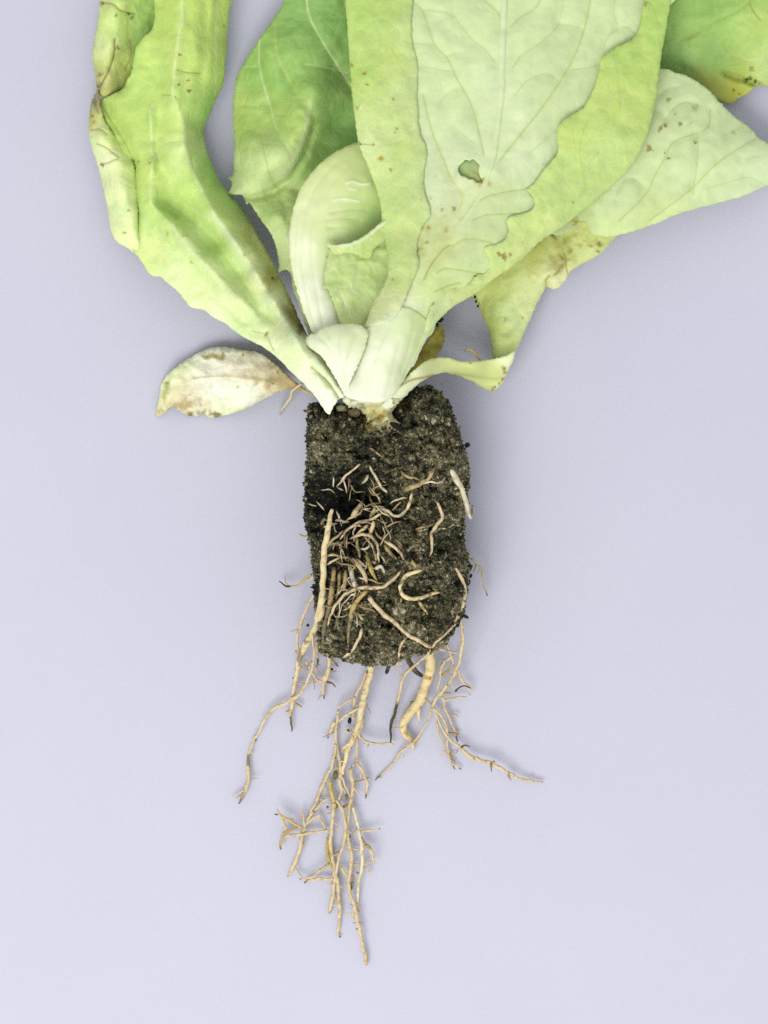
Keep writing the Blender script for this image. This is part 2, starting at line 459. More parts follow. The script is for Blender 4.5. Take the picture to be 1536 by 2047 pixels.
# underside keeps its own footprint, a little smaller than the top outline
F = []
for f in fo:
    a = [P[i] for i in f]
    ar = sum(a[i][0] * -a[(i + 1) % 3][1] - a[(i + 1) % 3][0] * -a[i][1] for i in range(3))
    f = tuple(f) if ar > 0 else tuple(reversed(f)); F.append(f)
mp = {i: (i if bnd[i] else i + n) for i in range(n)}
F += [tuple(mp[v] for v in reversed(f)) for f in F[:]]
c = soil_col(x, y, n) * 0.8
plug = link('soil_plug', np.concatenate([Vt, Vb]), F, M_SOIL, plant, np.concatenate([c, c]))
plug['label'] = 'dark crumbly cylinder of potting soil below the leaves'

# crumbs: far too many to count, one mesh
def crumbs(name, N, parent, rmin, rmax, seed, side=False):
    t = (1 + 5 ** .5) / 2
    iv = np.array([(-1, t, 0), (1, t, 0), (-1, -t, 0), (1, -t, 0), (0, -1, t), (0, 1, t), (0, -1, -t), (0, 1, -t), (t, 0, -1), (t, 0, 1), (-t, 0, -1), (-t, 0, 1)], float); iv /= np.linalg.norm(iv[0])
    if_ = np.array([(0,11,5),(0,5,1),(0,1,7),(0,7,10),(0,10,11),(1,5,9),(5,11,4),(11,10,2),(10,7,6),(7,1,8),(3,9,4),(3,4,2),(3,2,6),(3,6,8),(3,8,9),(4,9,5),(2,4,11),(6,2,10),(8,6,7),(9,8,1)])
    x = rng.uniform(605, 945, N * 3); y = rng.uniform(770, 1332, N * 3)
    if side:
        idx = rng.integers(0, len(PLUG), N); ft = rng.random(N)[:, None]; Pe = PLUG[idx] * (1 - ft) + PLUG[(idx + 1) % len(PLUG)] * ft
        of = rng.normal(-1, 1.8, N) * (1 + noise(Pe[:, 0], Pe[:, 1], 17, 6)); x = Pe[:, 0] + of * np.sign(Pe[:, 0] - 775); y = Pe[:, 1] + rng.normal(0, 2.2, N)
        z = ZC + rng.uniform(-80, 40, N)
        q = np.sqrt(np.clip(1 - ((z - ZC) / 118.0) ** 2, 0, 1)); cxm = 775 + (x - 775) * (0.86 + 0.14 * q); x = np.where(np.abs(x - 775) > 90, cxm, x)
    else:
        k = inside(x, y, PLUG); x, y = x[k][:N], y[k][:N]; z = plug_top(x, y)
    n = len(x)
    r = rmin + (rmax - rmin) * rng.random(n) ** 1.8
    sc3 = rng.uniform(0.5, 1.6, (n, 1, 3))
    v = iv[None] * sc3 * (1 + rng.normal(0, .28, (n, 12, 1))) * r[:, None, None]
    an = rng.random(n) * 6.28; ca, sa = np.cos(an)[:, None], np.sin(an)[:, None]
    vx = v[..., 0] * ca - v[..., 1] * sa; vy = v[..., 0] * sa + v[..., 1] * ca
    lift = (r * rng.uniform(-0.3, 0.8, n))[:, None]
    Wv = W((x[:, None] + vx).ravel(), (y[:, None] + vy).ravel(), (z[:, None] + v[..., 2] + lift).ravel())
    F = (if_[None] + (np.arange(n) * 12)[:, None, None]).reshape(-1, 3)
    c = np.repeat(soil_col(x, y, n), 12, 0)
    o = link(name, Wv, F, M_SOIL, parent, c, smooth=False); o['kind'] = 'stuff'
    return o
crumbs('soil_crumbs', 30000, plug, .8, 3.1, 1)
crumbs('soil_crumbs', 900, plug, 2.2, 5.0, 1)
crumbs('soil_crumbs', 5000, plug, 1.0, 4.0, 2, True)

def lump(name, x, y, z, rx, ry, rz, col, mat, parent, rot=0.0, rough=.18, sub=2):
    import bmesh
    bm = bmesh.new(); bmesh.ops.create_icosphere(bm, subdivisions=sub, radius=1.0)
    s0 = rng.random() * 300
    v = np.array([q.co[:] for q in bm.verts]); fs = [[q.index for q in f.verts] for f in bm.faces]; bm.free()
    k = 1 + rough * noise(v[:, 0] * 10 + s0, v[:, 1] * 10 + v[:, 2] * 7, 8, 4) + rough * .5 * noise(v[:, 0] * 10, v[:, 2] * 10 + s0, 3, 5)
    v = v * k[:, None] * np.array([rx, ry, rz])
    ca, sa = math.cos(rot), math.sin(rot)
    X = x + v[:, 0] * ca - v[:, 1] * sa; Y = y + v[:, 0] * sa + v[:, 1] * ca
    cc = np.array(col) * (1 + .2 * noise(v[:, 0] * 3 + s0, v[:, 1] * 3, 7, 2))[:, None]
    return link(name, W(X, Y, z + v[:, 2]), fs, mat, parent, cc)
pz = lambda a, b_: float(plug_top(a, b_)[0])
lump('soil_chunk', 684, 818, pz(684, 818) + 12, 12, 9, 8, C(205, 200, 150), M_STALK, plug, 0.4, .35)
lump('soil_chunk', 708, 826, pz(708, 826) + 7, 12, 9, 8, C(150, 132, 95), M_SOIL, plug, -0.3, .35)
lump('soil_chunk', 793, 852, pz(793, 852) + 14, 15, 6.5, 6, C(22, 20, 18), M_SOIL, plug, 0.5, .12)
lump('soil_chunk', 795, 872, pz(795, 872) + 5, 7, 5, 5, C(24, 22, 18), M_SOIL, plug, 1.2, .3)
lump('soil_chunk', 783, 818, pz(783, 818) + 20, 13, 10, 9, C(34, 34, 28), M_SOIL, plug, 0.9, .5)
lump('soil_chunk', 797, 838, pz(797, 838) + 8, 15, 9, 8, C(36, 34, 28), M_SOIL, plug, 0.8, .5)
for a, b_, r_ in ((897,815,6),(934,890,5),(938,1135,6),(941,1152,4),(936,1165,5),(932,1233,5),(616,1250,3),(630,1215,3)):
    lump('soil_chunk', a, b_, ZC - 10, r_ * 1.3, r_ * .8, r_, C(44, 42, 32), M_SOIL, plug, rng.random() * 3, .4)

# ------------------------------------------------------------------ stem (crown) going into the soil
def crown_z(x, y):
    d = np.sqrt(((x - 757) / 52.0) ** 2 + ((y - 822) / 62.0) ** 2)
    hi = np.interp(np.clip(d, 0, 1.2), [0, .5, .85, 1.2], [234, 232, 226, 212])
    k = np.clip((y - 806) / 30.0, 0, 1)
    lo = plug_top(x, y) + np.interp(y, [800, 845, 878], [16, 9, -3])
    return hi * (1 - k) + lo * k + 3.5 * noise(x, y, 13, 4)
stem = Sheet('stem', [(684,786),(700,780),(760,778),(800,786),(803,800),(790,812),(786,828),(797,842),(803,858),(792,872),(775,866),(760,876),(742,870),(728,872),(722,855),(735,838),(722,822),(700,812),(686,800)],
    None, [(745,792,WH2),(720,800,WH),(760,812,C(222,222,160)),(735,825,C(196,192,110)),(770,835,C(225,215,170)),(755,850,C(212,205,160)),(735,866,C(150,135,80)),(785,862,C(165,150,105))],
    plant, M_STALK, step=4, thick=30, zfun=crown_z, wav=((4, 11), (2.5, 5)), jitter=2.0, mott=(C(120,100,60), 12, .2, .75),
    specks=[(762,832,6,C(175,140,50)),(745,822,6,C(190,170,80)),(742,857,5,BROWN),(728,840,6,C(180,160,80)),(752,868,5,BROWN)],
    lines=[dict(p=[(728,846),(745,840),(757,830),(768,832)], w=3, c=BROWN, s=.7), dict(p=[(738,860),(748,852),(762,850)], w=2.5, c=BROWN, s=.6)])

# soil scattered over the crown's lower edge
for i in range(46):
    a = rng.random(); xx = 716 + 92 * a + rng.normal(0, 4); yy = (866 if .15 < a < .9 else 845) + rng.normal(0, 9)
    lump('soil_chunk', xx, yy, float(max(crown_z(np.array([xx]), np.array([yy]))[0], plug_top(xx, yy)[0])) + 2, *(rng.uniform(2, 5, 3)), SOILC[rng.integers(1, 5)], M_SOIL, plug, rng.random() * 3, .5, 1)
# ------------------------------------------------------------------ leaves, undermost first
# --- dark green leaf in the top right corner
L7 = Sheet('leaf', [(1290,-60),(1620,-60),(1625,120),(1580,158),(1536,171),(1512,172),(1500,184),(1478,196),(1458,207),(1430,198),(1380,190),(1300,190),(1270,80)],
    [(1300,-60,75),(1450,-60,100),(1600,-60,85),(1340,60,62),(1450,50,92),(1540,60,100),(1350,140,40),(1430,120,52),(1500,110,80),(1560,120,75),(1420,165,45),(1458,207,20),(1500,184,24),(1536,171,30),(1490,158,30),(1460,150,32),(1600,150,40)],
    [(1350,20,GR),(1350,120,GR2),(1430,130,GR2),(1440,40,GR),(1510,60,YG),(1530,130,YG2),(1470,185,C(196,200,88)),(1420,165,OLV)],
    plant, M_LEAF, wav=((5, 60), (2, 22)), edge=(5, 30, 14), label='deep green leaf in the top right corner behind the others',
    lines=[dict(p=[(1360,80),(1420,50),(1470,25),(1497,5),(1515,-30)], w=2.5, c=C(160,178,92), s=.7, relief=-2), dict(p=[(1497,5),(1508,25),(1520,40)], w=2, c=C(150,140,70), s=.7)],
    creases=[([(1450,148),(1480,158),(1500,164),(1520,172)], 16, 5)],
    specks=[(1500,158,5,DKBROWN),(1510,163,5,C(50,60,40)),(1502,138,5,BROWN,.6),(1468,181,3,BROWN),(1478,187,3,BROWN),(1492,159,4,C(40,60,50))])

# --- right leaf: pale blade, olive neck and twisted stalk
L6 = Sheet('leaf', [(1200,150),(1318,137),(1350,145),(1376,153),(1410,174),(1440,205),(1465,230),(1490,248),(1506,262),(1520,278),(1560,295),(1620,310),(1625,345),(1580,360),(1536,370),(1490,390),(1440,405),(1400,415),(1350,430),(1310,447),(1280,458),(1245,468),(1215,474),(1190,470),(1150,462),(1110,470),(1080,440),(1150,300)],
    [(1200,160,95),(1318,137,92),(1410,174,86),(1490,250,80),(1620,320,60),(1300,250,118),(1400,260,112),(1480,310,98),(1540,330,84),(1250,350,128),(1340,350,122),(1430,350,104),(1150,420,120),(1250,430,122),(1240,470,100),(1350,430,88),(1440,405,72),(1536,370,58),(1120,465,112)],
    [(1330,180,PALE),(1400,220,PALE),(1450,300,PALE),(1520,320,C(214,228,180)),(1350,330,PALE),(1300,420,PG),(1250,400,PALE),(1230,460,PG),(1160,450,C(190,205,140)),(1470,380,C(212,228,175)),(1200,300,PALE)],
    plant, M_PALE, wav=((5, 90), (2.0, 30)), edge=(5, 60, 14), quilt=(3.5, 9), label='wide pale leaf with fine veins pointing right, brown specks near its fold',
    lines=[dict(p=[(1240,440),(1290,390),(1310,350),(1330,315),(1345,285),(1375,272),(1415,255),(1420,220)], w=2.2, c=VN, s=.75),
           dict(p=[(1300,440),(1380,380),(1430,330),(1480,295),(1514,275)], w=2.2, c=VN, s=.7),
           dict(p=[(1385,390),(1395,310),(1394,270)], w=1.8, c=VN, s=.55), dict(p=[(1420,375),(1470,360),(1500,355),(1530,370)], w=1.8, c=VN, s=.5),
           dict(p=[(1230,400),(1245,365),(1270,360),(1290,378)], w=1.6, c=VN, s=.5), dict(p=[(1330,240),(1350,215),(1370,205),(1395,210)], w=1.8, c=VN, s=.6),
           dict(p=[(1296,220),(1320,226),(1332,240)], w=1.6, c=VN, s=.5), dict(p=[(1480,316),(1495,318),(1515,312)], w=1.5, c=VN, s=.5), dict(p=[(1450,270),(1490,250)], w=1.6, c=VN, s=.5), dict(p=[(1320,190),(1335,178),(1350,175)], w=1.5, c=VN, s=.4)],
    specks=[(1299,296,7,C(150,128,30)),(1321,257,5,C(150,130,40)),(1330,250,5,C(150,130,40)),(1361,247,5,C(145,125,40)),(1337,200,4,BROWN,.7),(1389,215,6,C(180,185,130),.7),(1291,250,3,BROWN),(1390,286,4,BROWN),(1329,306,3,BROWN),(1337,316,2.5,BROWN),(1350,228,3,BROWN,.6),(1380,247,4,C(195,185,140),.6),(1466,265,3,BROWN,.5),(1153,445,8,C(160,130,30)),(1157,455,5,BROWN),(1163,462,5,C(170,150,60)),(1180,430,9,C(180,195,120),.6)])
L6n = Sheet('leaf_neck', [(925,560),(970,520),(1020,500),(1060,470),(1110,440),(1160,435),(1200,450),(1232,466),(1222,486),(1192,513),(1160,530),(1140,543),(1131,560),(1121,572),(1106,578),(1092,573),(1087,582),(1070,615),(1055,650),(1040,685),(1030,706),(1022,728),(1005,738),(988,722),(984,700),(980,678),(975,655),(965,633),(955,610)],
    [(925,560,62),(1000,500,92),(1060,470,105),(1160,435,118),(1232,466,104),(1192,513,92),(1130,560,80),(1106,578,86),(1087,582,70),(1055,650,72),(1022,728,96),(988,722,84),(975,655,56),(955,610,44),(1010,620,72),(1060,560,84),(1110,520,90),(1000,680,74),(1095,555,92)],
    [(1000,560,C(196,208,110)),(1060,500,C(188,196,98)),(1100,470,C(176,186,92)),(1180,470,C(196,206,112)),(1110,560,C(228,232,170)),(1190,500,C(212,220,150)),(1020,640,PG),(1060,600,C(216,226,160)),(985,650,C(190,205,110)),(1000,710,C(208,222,140))],
    L6.ob, M_LEAF, wav=((4, 50), (2.0, 18)), edge=(4, 26, 10), curl=(10, 8), mott=(C(180,184,84), 26, .25, .35),
    creases=[([(1090,572),(1095,555),(1110,545),(1125,535),(1130,520),(1122,505)], 9, 4)],
    lines=[dict(p=[(1092,572),(1092,560),(1098,552)], w=2.2, c=C(150,130,50), s=.8), dict(p=[(1110,548),(1122,535),(1130,522),(1128,508),(1135,548)], w=2.2, c=C(145,125,50), s=.7), dict(p=[(1122,515),(1140,520)], w=2, c=BROWN, s=.6)],
    patches=[(1130,485,34,20,C(160,158,76),.7),(1185,485,30,10,C(176,172,92),.6),(1060,500,30,16,C(180,184,90),.5),(970,620,10,40,C(180,180,84),.5),(1115,520,22,16,C(170,164,84),.6)], specks=[(1105,470,6,C(80,90,55)),(1010,638,3,GR2),(1045,636,3,BROWN,.6),(1195,503,3,BROWN),(1197,488,5,C(110,100,50),.7),(1180,492,4,BROWN,.6),(1130,480,7,C(150,150,70),.6),(1140,500,6,C(150,140,60),.6)])
for xx, yy in ((952,603),(956,612),(950,594)):
    lump('dirt_speck', xx, yy, 50, 2.2, 3.4, 2, C(35, 38, 28), M_SOIL, L6n.ob, .3, .4)
L6s = Sheet('leaf_stalk', [(760,806),(775,792),(795,773),(815,752),(835,733),(852,721),(872,715),(895,715),(920,721),(950,722),(985,718),(1010,711),(1030,702),(1028,715),(1020,732),(1013,748),(1006,763),(994,777),(980,782),(965,775),(940,761),(915,750),(898,746),(880,746),(862,752),(840,764),(817,786),(800,800),(788,812),(772,818)],
    [(760,806,236),(775,792,238),(815,752,222),(872,715,170),(920,721,136),(985,718,112),(1030,702,108),(1020,732,100),(994,777,62),(965,775,70),(915,750,112),(880,746,150),(840,764,196),(800,800,226),(772,818,232),(850,742,196),(950,742,120),(840,745,208)],
    [(770,808,WH),(820,765,WH2),(870,732,C(218,226,150)),(930,735,C(206,216,138)),(980,745,C(200,210,125)),(1015,715,C(226,234,185)),(985,770,C(216,224,150)),(800,790,WH2)],
    L6.ob, M_STALK, step=4, wav=((3, 40),), curl=(5, 5), edge=(3, 30, 8),
    lines=[dict(p=[(757,815),(770,800),(785,782),(800,771),(822,760),(845,755),(866,750)], w=3.6, c=C(168,150,62), s=.95, relief=2), dict(p=[(905,748),(940,752),(980,757),(1003,760)], w=2, c=C(190,200,120), s=.6, relief=-3)],
    specks=[(1008,738,5,C(140,120,40)),(1010,745,5,C(140,120,40)),(1005,757,4,BROWN),(998,768,3,BROWN),(985,779,4,C(150,135,60)),(990,774,3,BROWN),(941,726,3,C(70,60,40))],
    creases=[([(900,748),(940,756),(985,765),(1003,760)], 5, 5)])
tube('root_hair', [(965,722,115),(953,712,108),(945,702,104),(938,698,102),(930,702,98)], [2.2,2.4,1.8], plant, M_ROOT, lambda u, t, a: C(185, 165, 90))
tube('root_hair', [(872,752,120),(878,758,112),(885,768,104)], [1.2,1.0], plant, M_ROOT, lambda u, t, a: C(180, 165, 110))

# --- little brown leaf tucked behind the stalk
L9 = Sheet('leaf', [(800,762),(815,735),(838,705),(855,682),(868,662),(878,648),(886,655),(889,668),(888,688),(880,702),(868,716),(850,730),(832,745),(815,760)],
    [(800,762,150),(838,705,135),(878,648,110),(889,675,92),(868,716,88),(832,745,110),(855,700,128)],
    [(870,670,C(170,165,70)),(850,700,C(176,168,62)),(830,730,C(160,148,60)),(810,755,C(130,118,50))], plant, M_WILT, step=4, wav=((3, 18),), curl=(8, 6), mott=(C(120,105,45), 14, .1, .5),
    label='small withered olive brown leaf behind the white leaf base')
lump('dirt_speck', 880, 640, 108, 8, 6, 5, C(30, 34, 26), M_SOIL, L9.ob, -.5, .5)
lump('dirt_speck', 872, 649, 108, 6, 4, 4, C(36, 36, 26), M_SOIL, L9.ob, -.5, .5)

# --- wilted leaf at lower left
L8 = Sheet('leaf', [(311,834),(314,812),(320,788),(322,768),(334,750),(352,734),(375,718),(400,703),(424,695),(450,693),(470,697),(490,700),(510,702),(530,712),(550,727),(570,744),(592,764),(625,788),(640,800),(612,784),(596,780),(580,777),(562,781),(540,792),(512,807),(490,818),(465,827),(440,833),(426,836),(412,830),(404,828),(392,832),(370,828),(352,816),(343,813),(330,824)],
    [(311,834,8),(322,768,16),(375,718,26),(450,693,34),(510,702,46),(570,744,70),(625,788,110),(596,780,78),(540,792,44),(465,827,20),(404,828,12),(352,816,26),(343,813,30),(345,760,36),(400,735,44),(470,730,52),(530,745,62),(420,790,42),(480,790,46),(370,790,40),(540,765,64),(440,760,52)],
    [(a, b_, np.minimum(np.array(c_) * 1.16, .93)) for a, b_, c_ in [(330,780,C(232,238,190)),(350,745,C(226,236,180)),(420,715,C(238,240,215)),(500,715,C(232,230,200)),(380,790,C(216,206,176)),(440,780,C(242,244,226)),(500,780,C(240,242,222)),(520,750,C(206,192,152)),(580,765,C(190,172,118)),(440,825,C(224,230,180)),(340,805,C(205,195,150)),(600,778,C(190,170,115)),(420,760,C(236,234,214)),(470,740,C(222,212,188))]],
    plant, M_WILT, step=4, wav=((4, 40), (2, 16)), edge=(4, 22, 8), curl=(6, 6), mott=(C(206,190,156), 30, .3, .4), label='cream wilted leaf with brown stains at the lower left',
    lines=[dict(p=[(600,778),(555,768),(500,758),(450,752),(400,755),(365,765)], w=2.4, c=C(205,195,140), s=.7, relief=2), dict(p=[(545,790),(490,795),(440,798)], w=1.6, c=C(215,215,165), s=.5),
           dict(p=[(410,714),(425,711),(435,716),(445,718)], w=4, c=C(165,145,70), s=.8), dict(p=[(335,815),(328,800),(335,770),(345,750)], w=3, c=C(196,205,120), s=.5)],
    patches=[(365,808,26,18,C(172,150,92),.75),(400,826,34,7,C(140,124,62),.8),(355,785,20,22,C(216,206,160),.5),(560,760,52,14,C(186,162,112),.75),(600,776,22,10,C(172,146,86),.8),(480,752,50,9,C(222,210,172),.4),(520,735,34,9,C(208,196,150),.5),(428,712,22,6,C(170,150,72),.8),(330,778,7,22,C(186,180,96),.6),(318,826,8,8,C(170,140,100),.8),(430,830,20,5,C(126,104,54),.8),(480,820,30,6,C(206,206,140),.5),(400,770,30,14,C(222,212,186),.6)],
    specks=[(485,710,3,BROWN),(333,765,4,C(170,165,70)),(555,745,3,BROWN,.7),(545,766,3.5,BROWN),(475,775,3,C(205,195,140))])
tube('root_hair', [(603,768,88),(593,775,76),(585,782,62),(581,795,44),(572,808,30),(565,817,18),(561,829,8)], [2.5,3,3.2,2.4,2], plant, M_ROOT, lambda u, t, a: C(206, 192, 154) * (1 - .3 * (u > .9)))

# --- dark mid leaf behind the middle
L2 = Sheet('leaf', [(590,-60),(565,10),(545,40),(512,88),(487,128),(472,163),(467,200),(466,240),(469,270),(470,290),(467,320),(468,340),(466,350),(455,355),(464,364),(461,376),(458,386),(470,389),(486,392),(489,400),(494,409),(497,404),(505,414),(516,430),(526,445),(541,466),(551,490),(556,512),(558,530),(558,545),(566,540),(577,541),(583,553),(585,572),(590,590),(597,605),(603,625),(612,655),(640,705),(700,640),(740,500),(760,300),(770,100),(770,-60)],
    [(590,-60,92),(545,40,72),(487,128,46),(466,240,38),(468,340,44),(458,386,64),(505,414,78),(556,512,98),(583,553,112),(612,655,150),(520,345,116),(575,315,136),(608,255,138),(625,180,122),(540,250,88),(540,150,84),(600,100,98),(650,20,100),(640,290,58),(665,245,54),(680,150,66),(700,60,80),(595,365,62),(540,392,66),(560,430,108),(600,420,96),(640,340,72),(700,300,70),(720,500,110),(640,705,160),(490,300,82),(570,200,92),(555,120,98),(590,150,88)],
    [(520,100,GR),(490,250,YG),(490,350,PG),(560,330,PG),(580,250,YG),(560,150,GR),(620,60,GR2),(680,60,GR2),(660,150,C(150,188,100)),(690,250,GR2),(620,330,GR),(530,400,YG2),(560,480,PG),(570,420,YG2),(600,610,PG),(480,380,PG)],  # darker greens on the right: part pigment, part painted shade
    plant, M_LEAF, wav=((5, 60), (2.5, 22)), edge=(4, 24, 10), quilt=(4, 10), label='large shaded green leaf left of centre with a toothed lower edge',
    creases=[([(476,399),(510,395),(548,383),(584,355),(610,310),(627,255)], 15, 8)],
    lines=[dict(p=[(464,384),(500,384),(540,370),(572,342),(597,300),(613,250),(620,205)], w=6, c=C(224,236,176), s=.6, main=False), dict(p=[(690,640),(640,540),(590,470),(555,380),(540,350),(525,290),(518,268),(505,260)], w=2.2, c=C(180,200,110), s=.7), dict(p=[(585,310),(555,260),(540,210),(525,160),(518,120),(520,80)], w=2.4, c=VL, s=.7),  # first stroke paints the lit fold crest into the colour
           dict(p=[(640,250),(615,215),(590,180),(570,145),(553,105),(550,50)], w=2.4, c=C(196,206,112), s=.75), dict(p=[(700,170),(665,115),(640,75),(618,30),(612,-20)], w=2.4, c=VL, s=.8),
           dict(p=[(640,400),(600,378),(570,372),(550,350)], w=1.8, c=VL, s=.5), dict(p=[(495,210),(535,208)], w=1.6, c=VL, s=.4), dict(p=[(610,128),(650,135),(690,145)], w=1.8, c=VL, s=.5), dict(p=[(575,250),(605,258),(625,255)], w=1.6, c=VL, s=.4), dict(p=[(515,132),(500,133),(480,135)], w=1.6, c=VL, s=.4)])

# --- inner leaf: broad white rib, green panel and a puckered pocket
L3 = Sheet('leaf', [(790,255),(745,272),(718,283),(690,294),(660,310),(632,335),(610,362),(595,392),(585,425),(579,460),(579,500),(583,535),(590,568),(600,600),(610,630),(622,660),(650,720),(760,740),(800,640),(810,400)],
    [(790,255,120),(718,283,122),(660,310,130),(610,362,136),(585,425,143),(579,500,150),(590,568,162),(610,630,180),(650,720,190),(760,740,196),(620,480,160),(640,400,153),(680,340,142),(640,600,176),(700,420,144),(750,425,126),(725,455,130),(680,455,150),(665,420,153),(745,375,138),(775,400,124),(690,560,140),(760,560,136),(700,640,160),(760,640,170),(800,640,176),(810,400,118),(660,520,150)],
    [(610,420,C(226,234,180)),(600,500,C(232,238,200)),(620,580,WH),(650,630,WH),(650,380,C(216,228,160)),(690,320,C(212,226,150)),(740,300,C(210,224,140)),(665,410,C(224,234,178)),(690,400,C(212,226,155)),(725,390,C(200,218,138)),(745,430,C(172,206,120)),(715,440,C(194,218,132)),(725,465,C(176,206,118)),(675,450,C(214,228,160)),(700,600,C(196,212,130)),(740,560,C(196,212,130)),(690,530,C(190,210,125)),(760,480,YG)],
    plant, M_STALK, wav=((3, 60), (1.2, 18)), edge=(3, 40, 10), curl=(3, 5), lines=[dict(p=[(640,690),(615,600),(602,520),(606,440),(630,375),(670,325)], w=2, c=C(220,231,176), s=.5, relief=-1.6), dict(p=[(655,690),(636,600),(624,520),(628,450),(650,385),(690,335)], w=2, c=C(222,232,180), s=.5, relief=-1.6), dict(p=[(628,680),(598,590),(590,510),(594,430)], w=1.8, c=C(214,228,165), s=.5, relief=-1.2), dict(p=[(668,400),(690,398),(718,403)], w=1.8, c=WH, s=.8, relief=1.5), dict(p=[(695,366),(705,363),(722,368),(740,367)], w=2.0, c=WH, s=.9, relief=2), dict(p=[(697,378),(712,380)], w=1.4, c=WH, s=.7), dict(p=[(655,440),(690,436),(720,440)], w=1.5, c=C(196,212,130), s=.5, relief=-1.5), dict(p=[(655,455),(685,455),(705,458)], w=1.5, c=C(196,212,130), s=.5, relief=-1.5), dict(p=[(660,425),(700,418),(735,420)], w=1.5, c=C(206,220,145), s=.4, relief=-1.5)], label='inner leaf with a broad white rib between the shaded leaf and the big centre leaf')  # the short white strokes are painted glints
L3p = Sheet('leaf_panel', [(645,575),(650,545),(655,510),(665,495),(720,488),(770,470),(795,480),(795,560),(770,610),(735,655),(705,660),(684,650),(672,622),(662,590),(655,576)],
    [(645,575,172),(655,510,162),(720,488,154),(795,480,152),(795,560,162),(735,655,190),(684,650,188),(662,590,176),(700,560,162),(740,560,160),(700,620,174)],
    [(680,540,C(204,224,146)),(720,600,C(208,226,150)),(760,560,C(198,220,136)),(700,640,C(212,226,146)),(740,500,C(206,224,142))], L3.ob, M_LEAF, step=4, wav=((3, 30), (1.5, 12)), edge=(3, 16, 7), jitter=1.0,
    lines=[dict(p=[(700,562),(706,585)], w=1.2, c=WH, s=.6), dict(p=[(690,600),(702,635)], w=1.2, c=WH, s=.5), dict(p=[(683,585),(690,610)], w=1.0, c=WH, s=.5), dict(p=[(712,560),(716,572)], w=1.0, c=WH, s=.5)])
L3l = Sheet('leaf_flap', [(650,482),(662,489),(690,487),(712,480),(735,466),(752,452),(770,438),(800,430),(800,470),(765,485),(748,498),(744,512),(735,517),(722,514),(708,508),(695,506),(680,509),(668,508),(660,498)],
    [(650,482,172),(705,481,176),(752,452,172),(800,430,166),(800,470,160),(744,512,172),(735,517,170),(695,506,172),(668,508,172)],
    [(690,490,C(214,228,160)),(740,470,C(206,222,140)),(730,510,C(196,214,120)),(680,505,C(204,220,134))], L3.ob, M_LEAF, step=3.5, wav=((2, 20),), curl=(3, 4),
    lines=[dict(p=[(657,488),(690,490),(715,483),(740,468),(758,453),(778,441)], w=3.4, c=C(236,242,205), s=.95, relief=4)])

